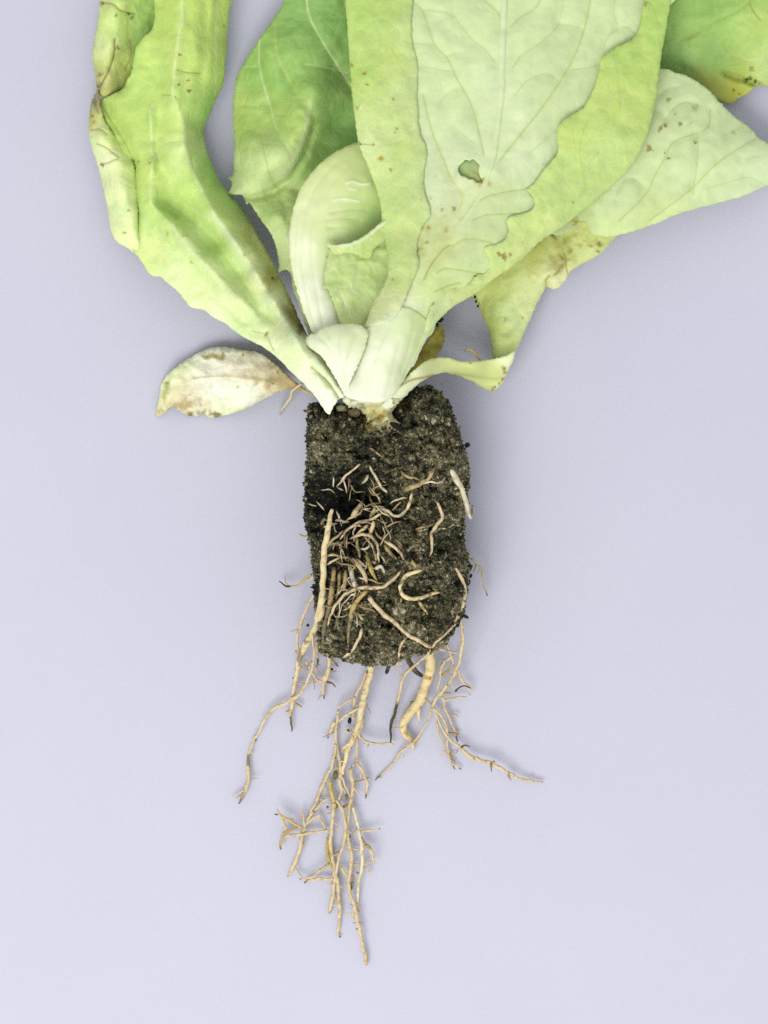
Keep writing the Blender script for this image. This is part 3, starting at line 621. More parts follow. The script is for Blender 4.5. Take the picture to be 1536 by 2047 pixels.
# --- big centre leaf: pale underside with both margins folded over it
L4 = Sheet('leaf', [(692,-60),(692,0),(697,60),(701,120),(706,190),(714,250),(722,290),(740,335),(758,390),(764,420),(768,460),(775,500),(779,530),(773,562),(757,592),(742,620),(728,655),(712,705),(696,755),(690,785),(720,798),(765,800),(787,787),(806,762),(818,742),(830,727),(840,703),(852,680),(866,664),(872,644),(890,625),(915,606),(950,586),(980,562),(1010,541),(1050,511),(1080,481),(1110,461),(1140,440),(1190,400),(1243,350),(1272,310),(1293,260),(1307,200),(1316,140),(1323,90),(1335,20),(1338,-60)],
    [(692,-60,150),(1338,-60,150),(700,100,148),(716,260,150),(764,420,162),(778,530,178),(742,620,200),(700,740,226),(690,785,250),(765,800,256),(815,745,220),(866,664,184),(950,586,156),(1080,481,146),(1243,350,142),(1307,200,142),(1325,80,146),(780,740,252),(790,690,246),(820,640,228),(870,560,204),(930,450,186),(975,350,178),(1000,200,174),(1010,50,172),(1010,-60,172),(860,300,160),(850,120,158),(1150,250,158),(1180,80,158),(1080,380,160),(960,530,172),(740,700,242)],
    [(850,60,PALE),(950,60,PALE),(1050,60,PALE),(1150,60,PALE),(900,200,PALE),(1000,200,PALE2),(1100,200,PALE),(1180,120,PALE),(870,300,PALE2),(960,330,PALE2),(1050,330,PALE2),(860,400,PALE2),(930,430,C(214,224,170)),(1000,400,C(206,222,160)),(960,480,C(206,222,160)),(940,530,C(208,224,160)),(880,500,C(206,216,150)),(860,570,PG),(820,620,WH2),(800,680,WH),(760,740,WH),(740,780,WH),(850,640,PG),(890,600,C(200,216,130)),(720,720,WH),(1250,100,PALE),(730,100,PALE),(740,660,WH2)],
    plant, M_PALE, thick=5, wav=((4, 110), (1.8, 34)), quilt=(3.0, 11), holes=[[(916,340),(919,330),(926,324),(931,319),(939,321),(947,318),(954,325),(959,330),(957,340),(959,349),(963,358),(968,367),(960,363),(954,366),(947,359),(938,358),(930,353),(922,351)]], patches=[(960,364,15,7,C(170,134,52),.8),(975,368,12,5,C(182,148,66),.7),(912,345,8,12,C(196,204,150),.6),(845,490,14,34,C(190,190,112),.5),(880,470,22,40,C(196,204,130),.45)], label='biggest leaf, centre, pale veined underside framed by folded yellow green margins',
    lines=[dict(p=[(900,352),(885,315),(868,275),(856,235),(846,190)], w=3.0, c=VN, s=.7), dict(p=[(968,310),(955,255),(940,205),(915,160),(895,118),(870,90),(855,50),(844,20),(825,5)], w=2.8, c=VN, s=.75),
           dict(p=[(1000,320),(1040,270),(1080,220),(1115,170),(1145,120),(1163,75),(1175,30),(1185,-30)], w=3.0, c=VN, s=.75), dict(p=[(1020,55),(1040,35),(1065,20),(1080,0),(1085,-30)], w=2.6, c=VN, s=.65),
           dict(p=[(1002,60),(998,30),(985,15),(970,0),(960,-30)], w=2.6, c=VN, s=.7), dict(p=[(1025,135),(1045,110),(1075,90),(1100,70),(1118,48)], w=2.2, c=VN, s=.55), dict(p=[(1118,48),(1160,55)], w=1.8, c=VN, s=.5), dict(p=[(1118,48),(1124,20),(1130,-10)], w=1.6, c=VN, s=.4),
           dict(p=[(990,125),(970,100),(945,80),(920,50),(903,30),(870,22),(845,20)], w=2.0, c=VN, s=.5), dict(p=[(905,25),(903,0),(905,-20)], w=1.6, c=VN, s=.4), dict(p=[(1030,190),(1050,165),(1075,152),(1095,148),(1112,160)], w=2.0, c=VN, s=.55),
           dict(p=[(900,143),(870,138),(845,132)], w=1.8, c=VN, s=.5), dict(p=[(893,115),(905,108),(922,108)], w=1.6, c=VN, s=.4), dict(p=[(870,90),(845,88),(828,86)], w=1.7, c=VN, s=.45), dict(p=[(915,178),(890,192),(880,205)], w=1.7, c=VN, s=.45), dict(p=[(945,285),(925,268),(905,252)], w=1.7, c=VN, s=.4),
           dict(p=[(1060,305),(1090,280),(1110,262)], w=1.8, c=VN, s=.45), dict(p=[(1140,140),(1180,135),(1195,130)], w=2.0, c=VN, s=.6), dict(p=[(1205,100),(1215,75),(1235,58),(1255,55),(1265,65)], w=1.9, c=VN, s=.5), dict(p=[(1235,55),(1228,25),(1230,-10)], w=1.6, c=VN, s=.4), dict(p=[(880,40),(895,60),(920,75)], w=1.4, c=VN, s=.3),
           dict(p=[(895,345),(912,372),(925,395),(918,420)], w=2.4, c=C(200,205,120), s=.7), dict(p=[(848,558),(862,530),(885,500),(900,490)], w=2.8, c=C(176,168,70), s=.8), dict(p=[(975,355),(962,385),(945,410),(920,440),(900,470)], w=3.0, c=C(206,206,130), s=.6),
           dict(p=[(1050,378),(1010,384),(975,393),(950,405)], w=2.2, c=C(176,196,110), s=.75, relief=-.8, main=False), dict(p=[(1045,427),(1000,428),(970,430),(945,440)], w=2.2, c=C(176,196,110), s=.75, relief=-.8, main=False), dict(p=[(985,486),(950,478),(925,480),(905,492)], w=2.2, c=C(176,196,110), s=.75, relief=-.8, main=False), dict(p=[(960,547),(920,540),(890,536),(875,545)], w=2.2, c=C(176,196,110), s=.75, relief=-.8, main=False), dict(p=[(920,565),(895,572),(872,582)], w=2.0, c=C(170,180,90), s=.7, relief=-.6, main=False)],
    specks=[(966,372,5,C(175,140,50)),(972,368,4,C(170,130,40)),(957,364,4,C(160,140,60)),(885,418,6,BROWN,.5),(893,462,5,BROWN,.5),(838,498,6,C(170,150,60),.7),(834,500,4,BROWN,.6),(856,455,4,BROWN,.6),(846,455,5,C(185,170,90),.6),(855,484,4,BROWN,.6),(908,417,4,BROWN,.7),(1085,328,4,C(170,195,160),.5),(833,515,5,C(180,165,80),.6),(872,354,4,C(205,200,140),.6),(788,598,4,C(130,115,60)),(775,570,5,C(190,180,90),.5),(765,580,4,C(195,185,100),.5),(862,398,3,BROWN,.4),(950,552,2.5,C(70,80,40))])
hole = Sheet('leaf_tissue', [(905,325),(920,312),(945,308),(965,318),(970,345),(972,372),(950,372),(925,365),(908,350)], None,
    [(930,340,C(168,194,128)),(950,335,C(180,204,142)),(955,360,C(176,166,84)),(940,355,C(168,186,110))], L4.ob, M_LEAF, step=4, thick=3, zfun=lambda x, y: L4.tps(x, y) - 6, wav=((1.5, 12),))
BASE = Sheet('leaf_base', [(688,788),(695,758),(711,708),(727,660),(742,640),(764,623),(786,613),(812,613),(835,624),(854,640),(864,655),(851,680),(837,704),(824,731),(806,762),(790,785),(766,803),(722,801)], None,
    [(760,640,WH2),(835,635,C(206,224,148)),(855,655,C(206,224,148)),(838,690,C(212,228,160)),(815,735,C(222,234,180)),(800,640,C(226,238,190)),(780,700,WH),(730,720,WH),(745,780,WH),(800,720,WH2),(815,660,C(222,235,180)),(720,790,WH)], L4.ob, M_STALK, step=5, thick=1.2, zfun=lambda x, y: L4.z(x, y) + 1.6 + 6 * np.exp(-((x - 755) / 34.0) ** 2 - ((y - 745) / 70.0) ** 2),
    lines=[dict(p=[(806,755),(830,700),(852,655)], w=3, c=C(198,218,134), s=.5, relief=-1.5), dict(p=[(800,745),(818,690),(830,640)], w=2.5, c=C(206,224,146), s=.5, relief=-1.5), dict(p=[(735,790),(745,740),(765,680),(790,630)], w=3, c=C(228,236,196), s=.5, relief=-1.5), dict(p=[(770,792),(785,740),(800,680)], w=3, c=C(226,236,192), s=.5, relief=-1.5)])
rib = tube('midrib', [(905,478,0),(930,440,0),(962,388,0),(985,320,0),(996,250,0),(1003,180,0),(1005,100,0),(1008,30,0),(1010,-60,0)], [3,6,7.5,8,8.5,9,9,9,8], L4.ob, M_PALE,
    lambda u, t, a: (PALE2 * min(1, .4 + u) + C(214,226,170) * max(0, .6 - u)), sides=14, step=5, rough=.05, zf=L4.z, zlift=-5.5)

SCAL = [(1292,-60),(1288,0),(1284,25),(1277,58),(1266,76),(1250,86),(1235,92),(1216,104),(1203,116),(1198,135),(1193,160),(1181,190),(1166,214),(1146,228),(1126,240),(1116,254),(1113,270),(1116,290),(1113,310),(1101,325),(1090,335),(1080,350),(1066,369),(1052,378),(1060,386),(1068,398),(1068,412),(1058,422),(1040,428),(1020,433),(1013,441),(1017,454),(1014,470),(1004,483),(985,489),(972,492),(968,500),(976,514),(978,530),(970,545),(955,549),(947,556),(940,566),(915,572),(895,580),(872,598),(858,622)]
OUTR = [(845,675),(858,668),(868,655),(874,644),(892,625),(917,606),(952,586),(982,562),(1012,541),(1052,511),(1082,481),(1112,461),(1142,440),(1192,400),(1246,350),(1276,310),(1297,260),(1311,200),(1319,140),(1326,90),(1338,20),(1342,-60)]
def offz(base, d0):
    return lambda x, y: base(x, y) + d0
zs = []
for q in SCAL[::3]: zs.append((q[0], q[1], 18 - 11 * min(1, max(0, (q[1] - 330) / 60)) - 4 * max(0, (q[1] - 480) / 142)))
for q in OUTR[::3]: zs.append((q[0], q[1], 7 if q[1] < 600 else 4))
for q in ((1255,150),(1205,260),(1300,60)): zs.append((q[0], q[1], 19))
for q in ((1150,340),(1090,420),(1030,490),(960,570)): zs.append((q[0], q[1], 12))
OFFR = TPS(zs)
FR = Sheet('folded_margin', SCAL + OUTR, None,
    [(1310,20,YG),(1290,120,YG),(1240,200,C(198,218,122)),(1200,300,YG2),(1150,260,C(198,218,122)),(1130,380,YG2),(1070,440,C(204,222,136)),(1010,520,C(208,224,142)),(950,575,C(206,222,138)),(880,620,PG)],
    L4.ob, M_LEAF, zfun=lambda x, y: L4.z(x, y) + OFFR(x, y), ridge=.35, wav=((1.6, 20),), edge=(2.5, 40, 10), curl=(3.5, 7),
    lines=[dict(p=[(1170,385),(1165,340),(1160,290),(1175,240)], w=2, c=GR, s=.4), dict(p=[(1240,210),(1235,150),(1225,110)], w=2.2, c=GR, s=.4), dict(p=[(1150,410),(1165,385)], w=1.8, c=GR, s=.4)],
    specks=[(998,506,4,BROWN),(1008,510,6,BROWN,.7),(1020,508,5,BROWN,.7),(1008,516,4,BROWN,.6),(1044,485,3,GR2),(952,551,3,C(70,85,45)),(1146,405,4,C(150,160,80),.6),(1290,8,6,C(130,120,50),.6),(866,608,2.5,BROWN)])
SCL = [(824,-60),(826,0),(823,40),(824,70),(827,95),(834,118),(836,150),(834,180),(835,205),(837,222),(838,250),(844,275),(852,292),(854,308),(850,335),(848,360),(850,385),(856,405),(862,425),(855,440),(846,452),(838,475),(834,500),(838,525),(832,550),(820,575),(808,605),(795,630),(775,645),(752,650)]
OUTL = [(728,655),(738,632),(740,620),(755,592),(771,562),(777,530),(773,500),(766,460),(762,420),(756,390),(737,335),(718,290),(712,250),(704,190),(699,120),(695,60),(690,0),(690,-60)]
zs = []
for q in SCL[::3]: zs.append((q[0], q[1], 4.5 - 1.5 * max(0, (q[1] - 400) / 250)))
for q in OUTL[::3]: zs.append((q[0], q[1], 7))
for q in ((760,50),(765,200),(790,330),(800,430),(805,520),(780,590)): zs.append((q[0], q[1], 15))
OFFL = TPS(zs)
FL = Sheet('folded_margin', SCL + OUTL, None,
    [(720,20,YG),(790,20,YG),(720,150,YG),(790,120,C(196,216,120)),(770,250,C(206,224,142)),(740,290,PG),(810,300,C(200,220,130)),(800,400,YG2),(790,500,YG2),(820,480,C(204,218,136)),(800,560,C(204,220,140)),(760,620,C(210,222,150)),(780,640,WH2),(822,40,C(206,223,150)),(828,110,C(206,223,150)),(832,190,C(208,224,152)),(838,260,C(208,224,152)),(845,330,C(208,224,152)),(846,400,C(208,223,150)),(834,500,C(207,222,148))],
    L4.ob, M_LEAF, thick=1.2, zfun=lambda x, y: L4.z(x, y) + OFFL(x, y), ridge=.35, wav=((.8, 20),), curl=(2, 5),
    specks=[(704,131,5,BROWN),(727,147,3,BROWN),(735,170,3,BROWN,.7),(762,316,5,C(175,145,40)),(781,339,4,C(165,140,50)),(721,288,4,DKBROWN,.7),(747,290,3,BROWN),(795,258,3,GR2),(791,265,3,GR2),(787,198,2.5,BROWN),(715,215,5,C(140,130,60),.5),(785,560,3,BROWN,.5),(842,400,3,BROWN,.4)],
    lines=[dict(p=[(721,288),(735,289),(748,290)], w=1.6, c=BROWN, s=.6)])

# --- stubby broken leaf base in front of the rib
ST = Sheet('leaf', [(608,686),(613,675),(622,668),(630,669),(636,662),(650,655),(668,650),(687,647),(712,648),(727,654),(736,666),(732,690),(720,722),(706,752),(697,775),(693,792),(684,780),(672,758),(655,730),(640,710),(622,697)],
    [(608,686,214),(630,669,222),(687,647,232),(736,666,248),(720,722,256),(693,792,252),(655,730,246),(622,697,228),(670,690,254),(690,720,262),(700,670,252),(640,690,244)],
    [(620,680,WH),(650,680,WH2),(690,660,C(228,238,185)),(720,670,C(230,238,190)),(680,720,WH),(690,770,WH)], plant, M_STALK, step=4, thick=6, wav=((2, 30),), curl=(6, 6),
    label='short pale broken leaf base at the crown, in front of the white rib',
    lines=[dict(p=[(692,775),(690,740),(700,700),(712,665)], w=3, c=C(212,226,165), s=.6, relief=-3), dict(p=[(688,770),(672,720),(655,690),(640,676)], w=2, c=C(222,234,184), s=.5, relief=-1.6), dict(p=[(692,780),(684,720),(680,680),(684,655)], w=2, c=C(224,235,186), s=.5, relief=-1.6), dict(p=[(660,680),(655,668),(650,660)], w=2, c=C(206,222,150), s=.5)])

# --- left leaf with its outer margin rolled up
L1r = [(470,398),(500,440),(521,480),(545,522),(556,546),(566,566),(578,590),(592,622),(606,652),(614,668),(626,684),(645,704),(660,726),(674,752),(684,772),(689,790),(682,796),(676,800),(668,812),(657,829)]
L1l = [(640,806),(625,786),(610,770),(590,750),(570,731),(556,716),(540,703),(521,691),(505,683),(490,675),(470,662),(450,646),(438,640),(425,634),(412,622),(400,618),(384,614),(375,608),(362,590),(350,578),(336,566),(322,554),(308,552),(298,546),(288,530),(276,512),(266,502)]
OUT1 = [(460,-60),(458,30),(455,80),(450,130),(446,170),(436,190),(425,215),(412,245),(408,265),(411,293),(424,328),(442,366)] + L1r + L1l + [(262,480),(262,430),(258,390),(252,345),(240,300),(215,255),(198,215),(200,200),(225,188),(246,176),(254,160),(262,146),(268,118),(272,96),(284,78),(300,64),(308,44),(310,10),(309,-60)]
BR = lambda cols, k: [(a, b_, np.minimum(np.array(c_) * k, .93)) for a, b_, c_ in cols]
L1 = Sheet('leaf', OUT1,
    [(460,-60,70),(455,80,60),(446,170,48),(410,265,38),(442,366,44),(500,440,62),(556,546,104),(606,652,150),(660,726,222),(689,790,238),(657,829,246),(625,786,216),(556,716,172),(490,675,140),(425,634,112),(375,608,98),(322,554,84),(266,502,84),
     (309,-60,124),(306,40,120),(270,110,112),(254,160,96),(215,195,70),(198,215,64),(240,300,74),(258,390,86),(262,450,92),
     (380,-60,150),(420,20,136),(340,40,142),(420,120,128),(330,130,138),(380,140,148),(300,200,120),(360,220,140),(400,220,118),(270,240,96),(310,280,116),(370,300,134),(300,350,112),(345,350,122),(400,360,130),(305,405,118),(338,408,92),(330,440,112),(365,470,126),(420,520,138),(480,590,152),(545,660,178),
     (380,440,102),(430,490,112),(480,560,130),(530,620,156),(430,420,146),(470,480,152),(510,545,164),(550,605,184),(590,665,208),(630,725,232),(660,780,250),(300,480,92),(360,540,102),(430,600,120),(500,540,132),(530,575,142),(565,620,150)],
    BR([(340,40,C(192,216,112)),(420,60,C(190,214,112)),(380,150,C(194,216,118)),(300,150,YG),(420,230,GR),(290,250,YG),(340,250,C(196,218,122)),(370,300,C(206,224,145)),(420,340,GR),(300,350,C(196,218,120)),(330,420,C(180,208,115)),(370,400,C(190,214,118)),(440,420,YG),(380,480,C(206,226,150)),(440,490,C(178,208,110)),(480,450,C(196,212,124)),(470,540,C(204,224,145)),(420,560,PG),(350,560,C(222,234,170)),(300,520,C(206,222,140)),(500,520,C(214,226,165)),(520,500,C(180,190,95)),(545,560,C(178,178,90)),(580,620,C(160,152,75)),(605,655,C(120,112,60)),(540,620,C(212,230,155)),(500,640,C(218,234,168)),(590,700,C(224,236,175)),(560,690,C(230,240,190)),(620,740,WH2),(650,790,WH),(670,760,WH2),(430,620,C(226,236,180)),(230,240,C(180,205,105)),(470,400,GR),(540,600,C(222,234,180))], 1.12),
    plant, M_LEAF, wav=((4, 60), (2.4, 20)), edge=(5, 28, 12), curl=(4, 5), quilt=(3.5, 10), label='long left leaf folded along its rib with its outer margin rolled and browned',
    lines=[dict(p=[(655,780),(610,705),(565,630),(520,560),(475,490),(435,435),(405,380),(380,330),(372,290),(368,250),(355,215),(345,190),(348,160),(352,110),(358,70),(367,40),(363,0),(362,-50)], w=3.4, c=C(222,234,170), s=.7, relief=2.5, main=False),
           dict(p=[(520,630),(470,580),(430,545),(400,515),(370,495),(355,480),(345,440),(310,415),(300,400),(302,350),(308,320),(303,270),(300,225),(305,210)], w=3.0, c=C(222,234,165), s=.65, relief=2), dict(p=[(430,190),(432,120),(430,80),(435,20),(437,-40)], w=2.6, c=VL, s=.7),
           dict(p=[(640,755),(600,690),(550,615),(500,540),(455,470),(425,430)], w=12, c=C(226,237,190), s=.55, main=False), dict(p=[(345,450),(400,520),(470,592),(540,655)], w=9, c=C(222,235,172), s=.45, main=False), dict(p=[(335,408),(380,442),(430,488),(480,558),(515,610)], w=11, c=C(168,202,104), s=.6, main=False), dict(p=[(368,20),(358,100),(360,160)], w=10, c=C(212,226,146), s=.5, main=False), dict(p=[(345,200),(368,260),(380,310)], w=9, c=C(214,228,150), s=.4, main=False), dict(p=[(410,260),(425,320),(450,360)], w=9, c=C(160,196,100), s=.5, main=False),  # broad pale ridges and green valleys: part pigment, part painted light and shade
           dict(p=[(470,470),(430,445),(395,425),(370,410)], w=2.2, c=VL, s=.6), dict(p=[(310,300),(330,340),(345,380)], w=2, c=VL, s=.5), dict(p=[(375,300),(390,340),(402,362),(412,345)], w=2, c=C(196,200,110), s=.5),
           dict(p=[(355,140),(375,145),(400,147)], w=1.8, c=C(165,150,60), s=.8), dict(p=[(325,190),(342,191)], w=1.6, c=BROWN, s=.6), dict(p=[(310,280),(340,282),(360,280)], w=1.5, c=VL, s=.4),
           dict(p=[(622,733),(640,748),(655,763),(668,780),(678,796)], w=2.2, c=C(170,180,70), s=.9, relief=-7), dict(p=[(617,692),(632,705),(648,722),(664,745),(678,768)], w=2.6, c=C(190,196,90), s=.8, relief=-6), dict(p=[(533,668),(540,685),(547,700)], w=1.4, c=C(140,150,70), s=.7),
           dict(p=[(505,662),(520,665),(534,668)], w=1.4, c=BROWN, s=.5), dict(p=[(205,198),(215,192),(235,182),(248,172)], w=2, c=C(90,80,40), s=.7), dict(p=[(200,205),(225,245),(250,285),(268,322)], w=2.2, c=C(150,155,70), s=.6)],
    specks=[(358,169,4,C(120,100,40)),(378,181,4,C(120,100,40)),(377,160,2.5,BROWN),(351,194,3,BROWN),(359,110,2.5,BROWN),(300,325,3,BROWN,.6),(277,323,2.5,BROWN),(533,667,5,C(150,140,50)),(545,555,3,C(110,95,45),.8),(490,510,3,BROWN,.4),(384,525,3,BROWN,.5),(448,53,2.5,BROWN),(366,472,4,C(150,150,60),.5),(335,466,4,C(150,160,70),.6)],
    patches=[(588,632,12,30,C(150,142,72),.55),(604,658,8,12,C(90,80,46),.7),(540,540,12,30,C(170,172,84),.5),(500,470,10,30,C(172,180,90),.4)],
    creases=[([(268,322),(264,370),(272,420),(270,480)], 24, 9), ([(566,606),(585,635),(604,662)], 12, 5), ([(318,404),(332,418),(350,432)], 16, 9),
             ([(340,405),(380,440),(430,486),(480,556),(520,612),(560,665)], 13, 18), ([(420,425),(470,490),(520,560),(570,640),(610,705)], -12, 17), ([(300,330),(306,400),(345,450),(400,518),(465,588),(530,650)], -13, 13),
             ([(330,455),(370,520),(430,590),(490,640)], 11, 13), ([(372,290),(355,215),(348,170),(352,110),(362,0)], -11, 16), ([(412,-20),(408,120),(392,230),(398,300)], 9, 14), ([(322,0),(306,120),(320,230),(322,300)], 9, 16), ([(480,430),(520,500),(552,560)], 10, 10), ([(215,215),(245,265),(262,305)], 12, 12), ([(303,225),(303,300),(306,340)], -9, 9)])
ROL1 = Sheet('rolled_margin', [(208,-60),(200,0),(197,40),(190,75),(185,105),(186,125),(190,145),(193,165),(196,186),(208,194),(230,186),(256,172),(266,150),(274,120),(280,95),(300,75),(322,50),(322,-60)],
    [(208,-60,60),(200,0,58),(185,105,52),(190,145,50),(196,186,58),(230,-60,108),(225,20,106),(212,100,92),(208,150,76),(255,-60,92),(255,60,80),(240,120,66),(235,160,56),(280,40,66),(270,100,58),(256,172,48),(322,0,70),(300,75,60),(230,184,56),(320,50,62)],
    BR([(215,30,C(206,222,140)),(205,100,C(216,230,160)),(195,160,C(170,165,100)),(250,40,YG),(240,120,C(192,210,108)),(290,40,GR),(270,100,GR),(240,170,C(150,160,80)),(215,150,C(204,206,128))], 1.14),
    L1.ob, M_LEAF, step=4, wav=((4, 40), (2, 16)), edge=(3, 26, 8), curl=(7, 6),
    lines=[dict(p=[(200,5),(225,8),(240,20),(255,25),(270,28)], w=2.2, c=C(140,120,55), s=.75, relief=-3), dict(p=[(230,80),(228,110),(218,140),(205,165),(197,185)], w=2.4, c=C(110,95,45), s=.8, relief=-3), dict(p=[(252,10),(255,60),(258,110)], w=2, c=C(180,170,80), s=.5), dict(p=[(260,80),(262,110),(250,140)], w=2, c=C(140,110,50), s=.6)],
    specks=[(235,95,5,C(150,120,60),.7),(258,28,4,C(90,100,60)),(265,35,4,DKBROWN,.6),(233,30,3,BROWN),(200,150,5,C(110,100,80),.6),(196,172,6,C(100,95,80),.8),(205,8,4,C(120,100,40),.8)])
ROL2 = Sheet('rolled_margin', [(196,180),(187,195),(181,212),(178,240),(178,265),(182,290),(190,315),(197,335),(204,365),(210,395),(215,415),(219,445),(226,472),(240,488),(256,496),(270,506),(280,500),(278,470),(276,430),(276,395),(272,350),(266,326),(250,300),(232,275),(212,245),(202,215)],
    [(196,180,66),(180,215,50),(178,255,42),(190,315,42),(204,365,42),(219,445,46),(240,488,58),(270,506,80),(200,225,78),(205,275,86),(225,320,98),(240,380,106),(248,440,108),(212,245,70),(240,285,72),(266,326,86),(272,390,88),(276,450,92),(255,330,92)],
    BR([(190,200,C(140,135,100)),(185,235,C(196,196,110)),(200,280,C(222,234,170)),(215,320,C(232,240,190)),(230,380,C(222,234,170)),(240,440,C(220,234,165)),(260,480,C(222,232,165)),(255,340,C(206,222,140)),(230,280,C(200,215,120))], 1.14),
    L1.ob, M_LEAF, step=4, wav=((4, 45), (2, 18)), edge=(3, 30, 8), curl=(7, 6),
    lines=[dict(p=[(184,260),(200,258),(214,268)], w=2, c=C(160,140,60), s=.7, relief=-2), dict(p=[(202,328),(215,326),(228,320),(238,315),(225,305),(214,296),(195,288)], w=2.2, c=C(160,145,60), s=.7, relief=-2), dict(p=[(197,225),(192,215),(190,200)], w=3, c=C(110,110,90), s=.6)],
    specks=[(258,420,3.5,BROWN,.7),(251,466,3.5,BROWN,.7),(205,330,4,C(140,120,50)),(184,232,5,C(150,130,50),.8),(188,243,5,C(170,150,60),.7),(190,205,6,C(110,110,100),.7)])
# ------------------------------------------------------------------ roots
def ground(x, y):
    x = np.atleast_1d(np.asarray(x, float)); y = np.atleast_1d(np.asarray(y, float))
    return np.where(inside(x, y, PLUG), plug_top(x, y), 0.0)

CRM = C(214, 194, 154); CRW = C(222, 212, 188); TAN = C(176, 156, 112); DKR = C(92, 82, 60); BLK = C(38, 36, 30); YEL = C(222, 204, 160)
def rcol(base, tip=None, tipu=0.9, bands=(), bs=1.0, dirt=0.0):
    base = np.array(base); ph = rng.random() * 99
    def f(u, t, q):
        a = float(noise(t * .35 + ph, ph + q * 2.2, 6, 3)) * .55 + float(noise(t + ph, ph + q * 1.3, 3.6, 4)) * .45
        c = base * (1 + 0.16 * a)
        k = min(max((a - 0.30) * 5.0, 0), 1) * .6 * bs
        c = c * (1 - k) + C(168, 138, 62) * k
        for b0, b1, bc in bands:
            if b0 <= u + .012 * a * 3 <= b1: c = c * .25 + np.array(bc) * .75
        if dirt > 0:
            k = min(max((float(noise(t + ph, q * 2 + ph, 8, 6)) * .6 + float(noise(t, q * 2 + ph, 3, 7)) * .5 - .12) * 4, 0), 1) * dirt
            c = c * (1 - k) + (C(84, 76, 54) if dirt > .5 else C(160, 134, 88)) * k
        if tip is not None:
            k = min(max((u + .05 * a - tipu) / .04 + .5, 0), 1); c = c * (1 - k) + np.array(tip) * k
        return c
    return f

last = [None]; hrng = np.random.default_rng(5)
def root(pts, r, mode='F', z=(8, 6), col=CRM, tip=None, tipu=.92, bands=(), child=False, name=None, wob=3.0, lift=0.0, bs=1.0):
    """mode P: lies on the soil plug; F: runs free over the paper from height z[0] to z[1]; D: drapes from the plug to the paper"""
    rr = [r] if np.isscalar(r) else list(r)
    if len(rr) == 1: rr = [rr[0] * 1.0, rr[0] * 1.0, rr[0] * .8]
    Q = smooth_path(pts, False, 6.0); n = len(Q); u = np.linspace(0, 1, n)
    R = np.interp(u, np.linspace(0, 1, len(rr)), rr) * .9 * (1 - .3 * u ** 4)
    if mode == 'P':
        g = plug_top(Q[:, 0], Q[:, 1]) ; gs = g.copy()
        for _ in range(6): gs[1:-1] = (gs[:-2] + 2 * gs[1:-1] + gs[2:]) / 4
        e = np.clip(np.minimum(u, 1 - u) * (n * 6.0) / 9.0, 0, 1)
        R = R * (.6 + .4 * e ** .7) * .84
        zz = np.maximum(gs, g - 3) + R * .8 + (lift + 2.5) * e - (1 - e) * 3.0
    elif mode == 'D':
        g = ground(Q[:, 0], Q[:, 1]); base = np.interp(u, np.linspace(0, 1, len(z)), z)
        gs = np.maximum(g, base)
        for _ in range(14): gs[1:-1] = (gs[:-2] + 2 * gs[1:-1] + gs[2:]) / 4
        zz = np.maximum(gs, g) + R * .9 + 2
    else:
        zz = np.interp(u, np.linspace(0, 1, len(z)), z) + R
        s0 = rng.random() * 300
        zz = zz + wob * (noise(u * n * 6 + s0, s0, 40, 2) + .6)
        zz = np.maximum(zz, R * .9 + .6)
    nm = name or ('rootlet' if child else 'root')
    par = last[0] if (child and last[0] is not None) else plant
    o = tube(nm, np.column_stack([Q, zz]), list(R), par, M_ROOT, rcol(col, tip, tipu, bands, bs, .75 if mode == 'P' else .4), sides=9, step=3.0, rough=.15, nubs=(.25 if mode == 'P' else .8) if n > 5 else 0)
    if not child: last[0] = o
    if mode == 'F' and n > 11 and name is None:      # hair-fine side roots
        for _ in range(max(1, n // 9)):
            i = int(hrng.integers(2, n - 2)); tv = Q[i + 1] - Q[i - 1]; a = math.atan2(tv[1], tv[0]) + hrng.choice([-1, 1]) * hrng.uniform(.5, 1.3)
            q = [(Q[i, 0], Q[i, 1], zz[i])]; ln = int(hrng.integers(2, 6))
            for k in range(ln):
                a += hrng.normal(0, .35); q.append((q[-1][0] + 6 * math.cos(a), q[-1][1] + 6 * math.sin(a), max(1.2, zz[i] + hrng.normal(0, 2) - k)))
            rr2 = hrng.uniform(.9, 1.5)
            tube('rootlet', q, [rr2 * 1.2, rr2, rr2 * .6], o if not child else par, M_ROOT, rcol([col, C(190, 166, 116), C(160, 134, 86)][int(hrng.integers(0, 3))]), sides=6, step=3.0)
    return o
def rl(pts, r, *a, **k): return root(pts, r, *a, child=True, **k)

# on the plug
root([(722,928),(705,940),(690,952),(680,965),(673,973)], 3.2, 'P', lift=6); rl([(673,973),(681,977),(688,981)], 2.6, 'P', lift=6, col=CRW)
root([(738,930),(750,950),(760,968),(770,980),(778,988)], [3,4.2,4.4,3.4], 'P', lift=7, col=C(206,198,160)); rl([(764,962),(770,964),(773,968)], 2.6, 'P', lift=8, col=TAN)
root([(737,946),(733,958),(725,966),(719,969)], [2.5,4.2,4,3], 'P', lift=7, col=C(205,200,168))
root([(738,894),(752,905),(768,917)], 3, 'P', col=TAN)
root([(807,979),(830,972),(845,965),(858,955),(864,946),(869,936)], [6.5,7,6.5,6.5,6,5], 'P', col=TAN, lift=3); rl([(803,940),(808,950),(816,953),(830,957),(845,963)], 4.4, 'P', col=TAN, lift=3); rl([(842,969),(860,964),(875,966),(885,960),(893,951)], 2.6, 'P', col=CRW, lift=6)
root([(901,941),(912,958),(924,980),(932,1005),(937,1025),(941,1037)], [7,7.5,7,6,6,5.5,4.5], 'D', z=(190,170,130), col=C(222,212,184), bs=.5); rl([(946,1011),(946,1022),(943,1034)], 3.6, 'F', z=(118,112), col=C(170,160,130))
